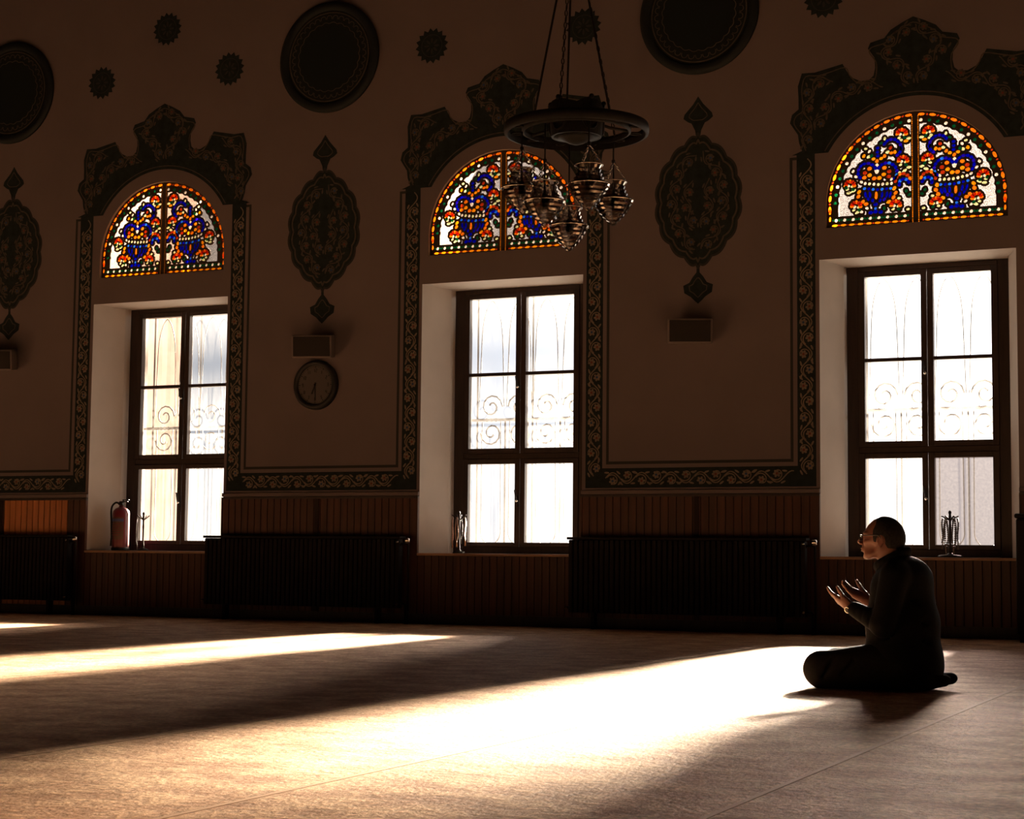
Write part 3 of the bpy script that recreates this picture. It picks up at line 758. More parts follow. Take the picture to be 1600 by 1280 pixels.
# ------------------------------------------------------------------ speakers, clock
def speaker(xc, zc, rz, tilt, label):
    root = thing('wall_speaker', label, 'speaker', (xc, -.20, zc), rz, group='wall speakers')
    c = MB(); c.box((-.205, -.09, -.115), (.205, .10, .115), 'speaker_case', .012); o = c.build('cabinet', parent=root, rot=(tilt, 0, 0))
    g = MB(); g.box((-.188, -.100, -.098), (.188, -.0895, .098), 'speaker_grille', .004); g.build('grille_cloth', parent=root, rot=(tilt, 0, 0))
    b = MB(); b.box((-.050, .10, -.055), (.050, .175, .055), 'black_plastic', .006)
    b.tube([(0, .06, 0), (0, .16, 0)], .018, 'black_plastic', 8); b.build('bracket', parent=root)
speaker(-2.0, 2.775, .34, .14, 'wall speaker turned aside, mounted just above the clock')
speaker(2.01, 2.755, .36, .12, 'wall speaker under the medallion, with no clock below it')
speaker(-6.06, 2.79, .34, .14, 'wall speaker cut by the left edge of the picture')

root = thing('wall_clock', 'round dark wall clock hanging below the speaker', 'clock', (-2.066, 0, 2.40))
c = MB(); c.lathe([(.20, -.035), (.205, -.055), (.235, -.062), (.252, -.045), (.256, 0), (.20, 0)], mat='clock_case', n=48, axis='y', caps=False); c.lathe([(.21, -.02), (.21, 0)], mat='clock_case', n=48, axis='y'); c.build('case', parent=root)
c = MB(); c.lathe([(.205, -.034), (.205, -.022)], mat='clock_dial', n=48, axis='y', smooth=False); c.build('dial', parent=root)
c = MB()
FONT_SEG = {'0': [(0, 0, 0, 2), (0, 2, 1, 2), (1, 2, 1, 0), (1, 0, 0, 0)], '1': [(.5, 0, .5, 2)], '2': [(0, 2, 1, 2), (1, 2, 1, 1), (1, 1, 0, 1), (0, 1, 0, 0), (0, 0, 1, 0)], '3': [(0, 2, 1, 2), (1, 2, 1, 0), (0, 1, 1, 1), (0, 0, 1, 0)], '4': [(0, 2, 0, 1), (0, 1, 1, 1), (1, 2, 1, 0)], '5': [(1, 2, 0, 2), (0, 2, 0, 1), (0, 1, 1, 1), (1, 1, 1, 0), (1, 0, 0, 0)], '6': [(1, 2, 0, 2), (0, 2, 0, 0), (0, 0, 1, 0), (1, 0, 1, 1), (1, 1, 0, 1)], '7': [(0, 2, 1, 2), (1, 2, .4, 0)], '8': [(0, 0, 0, 2), (0, 2, 1, 2), (1, 2, 1, 0), (1, 0, 0, 0), (0, 1, 1, 1)], '9': [(1, 1, 0, 1), (0, 1, 0, 2), (0, 2, 1, 2), (1, 2, 1, 0), (1, 0, 0, 0)]}
for i in range(60):
    a = pi/2-2*pi*i/60; r0 = .182 if i % 5 else .175
    c.ribbon([(r0*cos(a), r0*sin(a)), (.194*cos(a), .194*sin(a))], .004 if i % 5 else .009, -.0355, -.034, 'clock_mark')
for h in range(1, 13):
    a = pi/2-2*pi*h/12; s = str(h); ww = .013; tot = len(s)*ww+(len(s)-1)*.007
    for j, ch in enumerate(s):
        for (x0, z0, x1, z1) in FONT_SEG[ch]:
            ox = .148*cos(a)-tot/2+j*(ww+.007); oz = .148*sin(a)-.016
            c.ribbon([(ox+x0*ww, oz+z0*.016), (ox+x1*ww, oz+z1*.016)], .005, -.0355, -.034, 'clock_mark')
c.build('numerals', parent=root)
for ln, wd, a in ((.10, .013, radians(-112)), (.155, .009, radians(-88))):
    c = MB(); c.ribbon([(-.025*cos(a), -.025*sin(a)), (ln*cos(a), ln*sin(a))], wd, -.041, -.037, 'clock_mark'); c.lathe([(.012, -.044), (.012, -.036)], mat='clock_mark', n=12, axis='y'); c.build('hand', parent=root)

# ------------------------------------------------------------------ radiators
def radiator(xc, label, wd=2.28):
    root = thing('radiator', label, 'radiator', (xc, -.155, 0), group='dark radiators under the painted walls')
    b = MB(); n = 44; s = wd/n
    for i in range(n):
        x = -wd/2+(i+.5)*s
        b.box((x-s*.40, -.045, .15), (x+s*.40, .045, .83), 'radiator_paint', .010)
    b.tube([(-wd/2, 0, .195), (wd/2, 0, .195)], .024, 'radiator_paint', 8); b.tube([(-wd/2, 0, .785), (wd/2, 0, .785)], .024, 'radiator_paint', 8)
    b.build('fins', parent=root)
    c = MB(); c.box((-wd/2-.01, -.055, .832), (wd/2+.01, .075, .856), 'radiator_paint', .005); c.build('top_cover', parent=root)
    for x in (-wd/2+.25, wd/2-.25):
        f = MB(); f.box((x-.02, -.04, 0), (x+.02, .04, .16), 'radiator_paint', .006); f.build('foot', parent=root)
    v = MB(); v.tube([(wd/2-.01, 0, .785), (wd/2+.06, 0, .785), (wd/2+.075, 0, .77), (wd/2+.075, 0, .0)], .011, 'radiator_paint', 8)
    v.tube([(wd/2, 0, .195), (wd/2+.04, 0, .195), (wd/2+.05, 0, .18), (wd/2+.05, 0, 0)], .011, 'radiator_paint', 8)
    v.build('pipe', parent=root)
    v = MB(); v.lathe([(.018, -.055), (.026, -.05), (.028, -.01), (.02, 0)], (wd/2+.068, -.01, .842), 'chrome', 14); v.build('valve', parent=root)
    v = MB(); v.ball((wd/2-.02, -.05, .80), .012, 'chrome', 8, 6); v.build('air_vent', parent=root)
    for x in (-wd/2-.012, wd/2-.02):
        v = MB(); v.tube([(x, -.055, .195), (x, -.02, .195)], .011, 'chrome', 8); v.build('plug', parent=root)
radiator(-6.15, 'dark radiator cut by the left edge, left of the extinguisher window', 2.28)
radiator(-2.12, 'long dark radiator under the wall with the clock')
radiator(1.95, 'long dark radiator left of the kneeling man')
radiator(6.12, 'dark radiator at the right edge, behind the dark cabinet', 2.28)
# tall dark post at the right edge
root = thing('shoe_cabinet', 'tall dark cabinet cut by the right edge of the picture, beside the window', 'cabinet', (5.30, -.42, 0))
c = MB(); c.box((-.34, -.16, .06), (.34, .16, 1.02), 'radiator_paint', .02); c.build('body', parent=root)
c = MB(); c.box((-.35, -.17, 1.02), (.35, .17, 1.06), 'radiator_paint', .015); c.build('top', parent=root)
c = MB(); c.box((-.32, -.14, 0), (.32, .14, .06), 'radiator_paint'); c.build('plinth', parent=root)

# ------------------------------------------------------------------ hanging lamp with glass oil lamps
gm = bpy.data.materials.new('lamp_glass'); gm.use_nodes = True
t = gm.node_tree; t.nodes.clear(); o_ = N(t, 'ShaderNodeOutputMaterial')
g1 = N(t, 'ShaderNodeBsdfTransparent'); g1.inputs[0].default_value = (0.70, 0.62, 0.56, 1)
g2 = N(t, 'ShaderNodeBsdfGlossy'); g2.inputs['Roughness'].default_value = 0.06; g2.inputs['Color'].default_value = (.40, .36, .33, 1)
g3 = N(t, 'ShaderNodeBsdfRefraction'); g3.inputs['IOR'].default_value = 1.35; g3.inputs['Roughness'].default_value = 0.03; g3.inputs['Color'].default_value = (.50, .44, .39, 1)
lw = N(t, 'ShaderNodeLayerWeight', inputs={0: 0.35})
a1 = N(t, 'ShaderNodeMixShader', inputs={0: 0.38}); a2 = N(t, 'ShaderNodeMixShader')
t.links.new(g1.outputs[0], a1.inputs[1]); t.links.new(g3.outputs[0], a1.inputs[2])
t.links.new(lw.outputs['Facing'], a2.inputs[0]); t.links.new(a1.outputs[0], a2.inputs[1]); t.links.new(g2.outputs[0], a2.inputs[2])
t.links.new(a2.outputs[0], o_.inputs['Surface']); MATS['lamp_glass'] = gm

HX, HY, HZ = 2.836, -5.0, 3.47
root = thing('chandelier', 'dark bronze ring chandelier hung on converging cords before the middle arch', 'chandelier', (HX, HY, HZ))
r = MB(); n = 48
r.lathe([(.455, -.035), (.475, -.030), (.480, .0), (.475, .030), (.455, .035), (.448, 0), (.455, -.035)], mat='bronze', n=n, caps=False)
r.lathe([(.345, -.022), (.360, -.018), (.362, .018), (.345, .022), (.340, 0), (.345, -.022)], mat='bronze', n=n, caps=False)
r.build('ring', parent=root)
for i in range(12):
    r = MB()
    a = 2*pi*i/12+.13; ca, sa = cos(a), sin(a)
    L = [(.36+.045*(1-cos(q))*1.0, .028*sin(q)) for q in np.linspace(0, 2*pi, 14)]
    r.tube([((u)*ca-v*sa, u*sa+v*ca, .0) for u, v in L[:-1]], .007, 'bronze', 6, closed=True)
    r.build('ring_loop', parent=root)
for i in range(5):
    a = 2*pi*i/5+.5
    q = MB(); q.tube([(.10*cos(a), .10*sin(a), .06), (.22*cos(a), .22*sin(a), .02), (.35*cos(a), .35*sin(a), 0)], .010, 'bronze', 6); q.build('arm', parent=root)
cr = MB(); N_ = 32
prof = []
for i in range(N_):
    a = 2*pi*i/N_; h = .125+.050*abs(sin(2.5*a))**.6
    prof.append((a, h))
vs = []; fs = []
for rr, top in ((.165, True), (.150, True)):
    for a, h in prof: vs.append((rr*cos(a), rr*sin(a), -.05))
    for a, h in prof: vs.append(((rr+.025)*cos(a), (rr+.025)*sin(a), h))
for i in range(N_):
    j = (i+1) % N_
    fs += [(i, j, N_+j, N_+i), (2*N_+i, 3*N_+i, 3*N_+j, 2*N_+j), (N_+i, N_+j, 3*N_+j, 3*N_+i), (i, 2*N_+i, 2*N_+j, j)]
cr.raw(vs, fs, 'bronze')
for i in range(5):
    a = 2*pi*(i+.5)/5
    cr.ball((.185*cos(a), .185*sin(a), .185), .018, 'bronze', 8, 6)
    q = [(.178*cos(a+b_), .178*sin(a+b_), .03+.055*sin(c_)) for b_, c_ in ((.30*cos(x_), x_) for x_ in np.linspace(0, 2*pi, 12)[:-1])]
    cr.tube(q, .008, 'bronze', 6, closed=True)
cr.lathe([(.02, -.10), (.06, -.085), (.10, -.06), (.150, -.05)], mat='bronze', n=24)
cr.build('crown', parent=root)
APEX = (-.035, 0, 1.45)
for i in range(5):
    a = 2*pi*i/5+radians(198)
    cd = MB(); p0 = Vector((.30*cos(a), .30*sin(a), .0)); p1 = Vector(APEX)
    if i in (1, 3):
        m_ = 34
        for j in range(m_):
            c0 = p0.lerp(p1, (j+.5)/m_); d_ = (p1-p0).normalized(); s_ = d_.orthogonal().normalized() if j % 2 else d_.cross(d_.orthogonal()).normalized()
            cd.tube([c0+d_*.022*cos(q)+s_*.009*sin(q) for q in np.linspace(0, 2*pi, 9)[:-1]], .004, 'bronze', 5, closed=True)
    else: cd.tube([p0, p1], .008, 'bronze', 6)
    cd.build('cord', parent=root)
cd = MB(); cd.tube([APEX, (APEX[0], 0, ZC-HZ)], .012, 'bronze', 8); cd.lathe([(.02, -.06), (.055, -.03), (.06, .0), (.03, .03), (.01, .06)], APEX, 'bronze', 16)
cd.lathe([(.08, -.03), (.09, 0)], (APEX[0], 0, ZC-HZ), 'bronze', 16); cd.build('suspension', parent=root)

def glass_lamp(x, y, z, label, first=[None]):
    """a ribbed mosque lamp: neck, wide collar, pointed bowl, on three chains"""
    root = thing('glass_lamp', label, 'glass lamp', (x, y, z), group='glass oil lamps under the ring')
    g = MB(); prof = [(.006, -.150), (.018, -.143), (.022, -.128), (.038, -.120), (.042, -.108), (.058, -.098), (.062, -.084), (.076, -.076), (.079, -.060), (.090, -.050), (.093, -.036), (.103, -.026), (.105, -.012), (.110, 0.0), (.106, .010), (.088, .018), (.076, .026), (.080, .038), (.066, .046), (.071, .060), (.060, .068), (.066, .084), (.058, .092), (.066, .108), (.074, .116), (.071, .117), (.054, .094), (.058, .060), (.070, .03), (.085, .0), (.075, -.04), (.04, -.10), (.004, -.138)]
    prof = [(r_*1.22, z_*1.12) for r_, z_ in prof]
    g.lathe(prof, mat='lamp_glass', n=28, caps=False, smooth=False); g.build('glass', parent=root)
    s = MB()
    for zz, rr in ((-.0, .135), (.126, .091)): s.tube([(rr*cos(q), rr*sin(q), zz) for q in np.linspace(0, 2*pi, 25)[:-1]], .0028, 'chrome', 5, closed=True)
    for i in range(9):
        a = 2*pi*i/9; s.ball((.136*cos(a), .136*sin(a), 0), .006, 'chrome', 6, 4)
    s.build('collar', parent=root)
    b = MB(); b.lathe([(.010, -.05), (.022, -.035), (.024, .02), (.016, .045), (.010, .06), (.006, .10), (.005, .26)], mat='black_plastic', n=12); b.build('burner', parent=root)
    zt = HZ-.03-z
    for i in range(3):
        a = 2*pi*i/3+.4; c = MB(); p0 = Vector((.088*cos(a), .088*sin(a), .128)); p1 = Vector((0, 0, .27)); m_ = 8
        for j in range(m_):
            c0 = p0.lerp(p1, (j+.5)/m_); d_ = (p1-p0).normalized(); sd = d_.orthogonal().normalized() if j % 2 else d_.cross(d_.orthogonal()).normalized()
            c.tube([c0+d_*.014*cos(q)+sd*.006*sin(q) for q in np.linspace(0, 2*pi, 9)[:-1]], .0026, 'chrome', 5, closed=True)
        c.build('chain', parent=root)
    c = MB(); c.tube([(0, 0, .255), (0, 0, zt)], .006, 'bronze', 6); c.ball((0, 0, .27), .014, 'bronze', 8, 6); c.build('rod', parent=root)
    return root
for dx, dy, z_, lb in ((-.392, -.20, 3.106, 'leftmost glass lamp under the ring, before the bright stained glass'),
                       (-.224, -.35, 3.005, 'second glass lamp from the left, next to the leftmost one'),
                       (-.049, .30, 2.828, 'lowest glass lamp, hanging at the foot of the stained glass'),
                       (.090, -.30, 3.095, 'glass lamp under the crown, second from the right and higher than the rightmost'),
                       (.262, .30, 2.975, 'rightmost glass lamp, against the plain wall with bright rims')):
    k_ = (HY+dy+15.6)/10.6
    glass_lamp(7.1794+(HX+dx-7.1794)*k_, HY+dy, .6517+(z_-.6517)*k_, lb)

# ------------------------------------------------------------------ things on the sills
SZ = Z_SILL+.004
root = thing('fire_extinguisher', 'red fire extinguisher standing in the corner of the leftmost window sill', 'fire extinguisher', (-4.645, .24, SZ))
b = MB(); b.lathe([(.088, 0), (.094, .006), (.094, .018), (.090, .03), (.092, .05), (.092, .40), (.086, .43), (.066, .455), (.040, .468), (.026, .474), (.022, .50)], mat='red_enamel', n=32); b.build('cylinder', parent=root)
b = MB(); b.lathe([(.096, 0), (.098, .004), (.098, .03), (.093, .034)], mat='black_plastic', n=32, caps=False); b.build('foot_ring', parent=root)
b = MB()
for z0, z1, a0, a1, mt in ((.12, .36, -150, -35, 'label_pale'), (.315, .345, -150, -35, 'label_blue')):
    rr = .0926 if mt == 'label_pale' else .0931; q = [radians(a0+(a1-a0)*i/16) for i in range(17)]
    vs = [(rr*cos(a), rr*sin(a), z0) for a in q]+[(rr*cos(a), rr*sin(a), z1) for a in q]
    b.raw(vs, [(i, i+1, 18+i, 17+i) for i in range(16)], mt)
for i in range(6):
    rr = .0932; z0 = .285-.024*i; q = [radians(-140+(95-10*(i % 3))*j/10) for j in range(11)]
    b.raw([(rr*cos(a), rr*sin(a), z0) for a in q]+[(rr*cos(a), rr*sin(a), z0+.009) for a in q], [(j, j+1, 12+j, 11+j) for j in range(10)], 'red_enamel')
b.build('label_band', parent=root)
b = MB(); b.box((-.028, -.022, .495), (.028, .022, .525), 'black_plastic', .005); b.box((-.02, -.014, .525), (.085, .014, .537), 'black_plastic', .003); b.box((.02, -.013, .545), (.10, .013, .555), 'black_plastic', .003)
b.tube([(.03, 0, .535), (.02, 0, .545), (.03, 0, .552)], .006, 'black_plastic', 6); b.build('valve', parent=root)
b = MB(); b.tube(spline([(-.025, 0, .51), (-.07, -.01, .52), (-.115, -.02, .46), (-.112, -.02, .30), (-.105, -.02, .14)], 6), .011, 'black_plastic', 8); b.tube([(-.105, -.02, .14), (-.103, -.02, .05)], [.011, .018], 'black_plastic', 8); b.build('hose', parent=root)

def bead_stand(x, y, label, arms=4, h=.42, base=.062, up=.035):
    root = thing('bead_stand', label, 'prayer bead stand', (x, y, SZ), group='stands for prayer beads on the sills')
    b = MB(); b.lathe([(base, 0), (base, .010), (base*.9, .018), (.028, .026), (.016, .040)], mat='stand_wood', n=24); b.build('base', parent=root)
    b = MB(); b.lathe([(.012, .03), (.014, .06), (.010, .09), (.011, .22), (.013, .26), (.010, .30), (.013, h-.06), (.010, h-.035), (.015, h-.022), (.012, h-.008), (.004, h)], mat='stand_wood', n=12); b.build('pole', parent=root)
    for i in range(arms):
        a = 2*pi*i/arms+.12
        q = MB(); q.tube(spline([(.008*cos(a), .008*sin(a), h-.085), (.035*cos(a), .035*sin(a), h-.068), (.075*cos(a), .075*sin(a), h-.085+up+.012)], 4), [.006]*8+[.0045], 'stand_wood', 6); q.build('hook', parent=root)
    return root
bead_stand(-4.355, .25, 'slim bare bead stand on the leftmost sill beside the extinguisher', 4)
bead_stand(-.535, .22, 'bead stand hung with pale-lit beads at the left end of the middle sill', 4)
bead_stand(4.285, .20, 'bead stand crowded with dark beads on the sill behind the kneeling man', 6, .415, .11, .022)
def strand(x, y, z, ln, wd, mt, label, a=0.0, n=26, br=.0062, group='strings of prayer beads'):
    """a loop of beads hanging from a hook, with a tassel"""
    root = thing('prayer_beads', label, 'prayer beads', (x, y, z), a, group)
    b = MB()
    pts = []
    per = 2*ln+.02; nb = max(n, int(per/(br*2.15))); fine = nb*5
    raw_ = [(wd*sin(q)*(.55+.45*(1-cos(q))/2), .004*cos(3*q), -ln*(1-cos(q))/2) for q in np.linspace(0, 2*pi, 400)]
    dd = np.concatenate([[0], np.cumsum([sqrt(sum((p[k]-r_[k])**2 for k in range(3))) for p, r_ in zip(raw_, raw_[1:])])]); A = np.array(raw_)
    ss = [dd[-1]*i/fine for i in range(fine)]
    pts = [tuple(np.interp(s_, dd, A[:, k]) for k in range(3)) for s_ in ss]
    b.tube(pts, [max(.25, sin(pi*((i % 5)+.1)/5))*br for i in range(fine)], mt, 6, closed=True)
    b.build('bead_loop', parent=root)
    c = MB(); c.lathe([(.004, -ln), (.007, -ln-.012), (.005, -ln-.02), (.009, -ln-.055), (.007, -ln-.06)], mat=mt, n=8); c.build('tassel', parent=root)
    return root
strand(-4.430, .245, SZ+.345, .27, .016, 'bead_dark', 'thin string of dark beads hanging on the slim bare stand', .2, 24, .0036)
xs, ys, zs = -.535, .22, SZ+.355
for i, (a, ln, mt, lb) in enumerate(((.12, .22, 'bead_amber', 'pale lit beads on the middle sill stand, string nearest the pane'), (.12+pi/2, .20, 'bead_dark', 'dark beads at the back of the stand on the middle sill'),
                                 (.12+pi, .24, 'bead_amber', 'beads on the middle sill stand, string on the plaster side'), (.12-pi/2, .23, 'bead_amber', 'pale beads hanging at the front of the middle sill stand'))):
    strand(xs+.066*cos(a), ys+.066*sin(a), zs, ln, .018, mt, lb, a+pi/2)
xs, ys, zs = 4.285, .20, SZ+.345
wh = ('toward the left reveal', 'at the front left', 'at the front right', 'toward the right reveal', 'at the back right', 'at the back left')
for i in range(6):
    a = 2*pi*i/6+.12; k_ = (3, 4, 5, 0, 1, 2)[i]
    strand(xs+.066*cos(a), ys+.066*sin(a), zs, .215+.02*(i % 3), .023, 'bead_dark', 'thick string of dark beads on the stand behind the man, '+wh[k_], a+pi/2+.2, 28, .0100)

# ------------------------------------------------------------------ the kneeling man
class Field:
    """signed distance volume in the man's own frame: f forward, l to his left, z up; blended shapes become one skin"""
    def __init__(s, lo, hi, h):
        s.lo = np.array(lo, float); s.h = h; s.n = np.ceil((np.array(hi)-s.lo)/h).astype(int)+1
        s.d = np.full(s.n, 0.2, np.float32); s.ax = [s.lo[i]+h*np.arange(s.n[i]) for i in range(3)]
    def block(s, lo, hi):
        i0 = np.clip(np.floor((np.array(lo)-s.lo)/s.h).astype(int), 0, s.n); i1 = np.clip(np.ceil((np.array(hi)-s.lo)/s.h).astype(int)+1, 0, s.n)
        sl = tuple(slice(a, b) for a, b in zip(i0, i1))
        g = np.meshgrid(*[s.ax[i][sl[i]] for i in range(3)], indexing='ij')
        return sl, [q.astype(np.float32) for q in g]
    def mix(s, sl, d, k, op):
        a = s.d[sl]
        if op < 0: d = -d; hh = np.clip(.5-.5*(a-d)/k, 0, 1); s.d[sl] = a*(1-hh)+d*hh+k*hh*(1-hh); return    # carve
        hh = np.clip(.5+.5*(a-d)/k, 0, 1); s.d[sl] = a*(1-hh)+d*hh-k*hh*(1-hh)
    def cone(s, a, b, ra, rb, k=.02, op=1, sq=None):
        a = np.array(a, float); b = np.array(b, float); r = max(ra, rb)+.03+k
        sl, (x, y, z) = s.block(np.minimum(a, b)-r, np.maximum(a, b)+r)
        if x.size == 0: return
        v = b-a; L = float(v@v)+1e-12
        t = np.clip(((x-a[0])*v[0]+(y-a[1])*v[1]+(z-a[2])*v[2])/L, 0, 1)
        d = np.sqrt((x-a[0]-t*v[0])**2+(y-a[1]-t*v[1])**2+(z-a[2]-t*v[2])**2)-(ra+(rb-ra)*t)
        s.mix(sl, d, k, op)
    def ell(s, c, r, k=.02, op=1, rot=0.0):
        c = np.array(c, float); m = max(r)+.03+k
        sl, (x, y, z) = s.block(c-m, c+m)
        if x.size == 0: return
        x = x-c[0]; y = y-c[1]; z = z-c[2]
        if rot: x, z = x*cos(rot)+z*sin(rot), -x*sin(rot)+z*cos(rot)      # pitch about the side axis
        k0 = np.sqrt((x/r[0])**2+(y/r[1])**2+(z/r[2])**2)+1e-9; k1 = np.sqrt((x/r[0]**2)**2+(y/r[1]**2)**2+(z/r[2]**2)**2)+1e-9
        s.mix(sl, k0*(k0-1)/k1, k, op)
    def clip(s, fn):
        g = np.meshgrid(*s.ax, indexing='ij'); s.d = np.maximum(s.d, fn(*g).astype(np.float32))
    def mesh(s, name, mat, parent, smooth=2):
        d = s.d; ins = d < 0; n = s.n
        c = np.zeros(n-1, np.int8)
        for i in (0, 1):
            for j in (0, 1):
                for k in (0, 1): c += ins[i:n[0]-1+i, j:n[1]-1+j, k:n[2]-1+k]
        act = (c > 0) & (c < 8); idx = np.full(act.shape, -1, np.int64); q = np.argwhere(act); idx[act] = np.arange(len(q))
        acc = np.zeros((len(q), 3)); cnt = np.zeros(len(q))
        cor = [(i, j, k) for i in (0, 1) for j in (0, 1) for k in (0, 1)]
        for a in cor:
            for ax in range(3):
                if a[ax]: continue
                b = list(a); b[ax] = 1
                va = d[q[:, 0]+a[0], q[:, 1]+a[1], q[:, 2]+a[2]]; vb = d[q[:, 0]+b[0], q[:, 1]+b[1], q[:, 2]+b[2]]
                m = (va < 0) != (vb < 0); t = np.where(m, va/(va-vb+1e-12), 0)
                p = np.array(a, float)[None]+t[:, None]*np.eye(3)[ax][None]
                acc[m] += p[m]; cnt[m] += 1
        V = s.lo+s.h*(q+acc/cnt[:, None]); fs = []
        for ax in range(3):
            u, w_ = (ax+1) % 3, (ax+2) % 3
            sh = [slice(None)]*3; s0 = list(sh); s1 = list(sh); s0[ax] = slice(0, n[ax]-1); s1[ax] = slice(1, n[ax])
            A = ins[tuple(s0)]; B = ins[tuple(s1)]; e = np.argwhere(A != B)
            e = e[(e[:, u] > 0) & (e[:, w_] > 0) & (e[:, u] < n[u]-1) & (e[:, w_] < n[w_]-1)]
            if not len(e): continue
            def cell(du, dw):
                p = e.copy(); p[:, u] -= du; p[:, w_] -= dw; return idx[p[:, 0], p[:, 1], p[:, 2]]
            quad = np.stack([cell(1, 1), cell(0, 1), cell(0, 0), cell(1, 0)], 1)
            fl = ~A[e[:, 0], e[:, 1], e[:, 2]]; quad[fl] = quad[fl][:, ::-1]; fs.append(quad)
        Fq = np.concatenate(fs)
        for it in range(smooth):                                         # light relaxation of the skin
            S = np.zeros_like(V); ct = np.zeros(len(V))
            for a, b in ((0, 1), (1, 2), (2, 3), (3, 0)):
                np.add.at(S, Fq[:, a], V[Fq[:, b]]); np.add.at(ct, Fq[:, a], 1); np.add.at(S, Fq[:, b], V[Fq[:, a]]); np.add.at(ct, Fq[:, b], 1)
            V = V*.5+.5*S/np.maximum(ct, 1)[:, None]
        W_ = np.stack([-V[:, 0], -V[:, 1], V[:, 2]], 1)                   # he faces -X; his left is towards -Y
        me = bpy.data.meshes.new(name); me.vertices.add(len(W_)); me.vertices.foreach_set('co', W_.ravel())
        me.loops.add(len(Fq)*4); me.loops.foreach_set('vertex_index', Fq.ravel().astype(np.int32))
        me.polygons.add(len(Fq)); me.polygons.foreach_set('loop_start', np.arange(0, len(Fq)*4, 4, dtype=np.int32)); me.polygons.foreach_set('loop_total', np.full(len(Fq), 4, np.int32))
        me.polygons.foreach_set('use_smooth', np.ones(len(Fq), bool)); me.materials.append(MATS[mat]); me.update(); me.validate()
        o = bpy.data.objects.new(name, me); C.objects.link(o); o.parent = parent
        return o

man = thing('person', 'person in dark jacket kneeling on the carpet, hands raised open in prayer', 'person', (5.16, -6.45, 0.0))
B = Field((-.40, -.34, -.01), (.42, .34, .92), .0036)
# head and face, profile towards +f
B.ell((-.008, 0, .793), (.097, .075, .090), .02)
B.ell((-.030, 0, .765), (.078, .069, .080), .03)
B.ell((.042, 0, .745), (.058, .055, .082), .03)
B.ell((.052, 0, .700), (.045, .046, .034), .02)
B.cone((.002, .050, .722), (.072, .024, .681), .016, .015, .02); B.cone((.002, -.050, .722), (.072, -.024, .681), .016, .015, .02)
B.ell((.086, 0, .679), (.017, .020, .015), .012)
B.ell((.030, 0, .655), (.035, .040, .018), .02, -1)
for s in (-1, 1):
    B.ell((.080, s*.028, .799), (.018, .028, .010), .012)
    B.ell((.066, s*.040, .752), (.024, .018, .014), .018)
    B.ell((.106, s*.033, .778), (.022, .020, .013), .010, -1)
    B.ell((.060, s*.058, .722), (.030, .012, .020), .02, -1)
    B.ell((.079, s*.031, .777), (.0135, .014, .0125), .003)
    B.cone((.070, s*.040, .789), (.091, s*.026, .788), .0045, .0040, .004); B.cone((.072, s*.040, .768), (.089, s*.026, .766), .0035, .0035, .004)
    B.ell((.113, s*.0115, .746), (.011, .0075, .0075), .005); B.ell((.116, s*.007, .7395), (.005, .0035, .003), .002, -1)
    B.ell((-.004, s*.079, .759), (.0175, .009, .030), .006, 1, .2)
    B.ell((.000, s*.089, .763), (.0115, .007, .021), .004, -1, .2); B.cone((.010, s*.080, .772), (.012, s*.080, .752), .005, .005, .004)
    B.ell((.000, s*.080, .733), (.010, .007, .010), .005)
B.cone((.094, 0, .790), (.120, 0, .759), .0070, .0098, .008); B.cone((.120, 0, .759), (.126, 0, .755), .0100, .0090, .004); B.ell((.108, 0, .750), (.014, .010, .010), .006)
B.ell((.094, 0, .720), (.017, .024, .019), .012)
B.ell((.105, 0, .7200), (.0110, .021, .0052), .003); B.ell((.104, 0, .7080), (.0108, .019, .0062), .003); B.ell((.119, 0, .7143), (.010, .026, .0010), .0015, -1)
B.ell((.106, 0, .694), (.007, .022, .006), .007, -1)
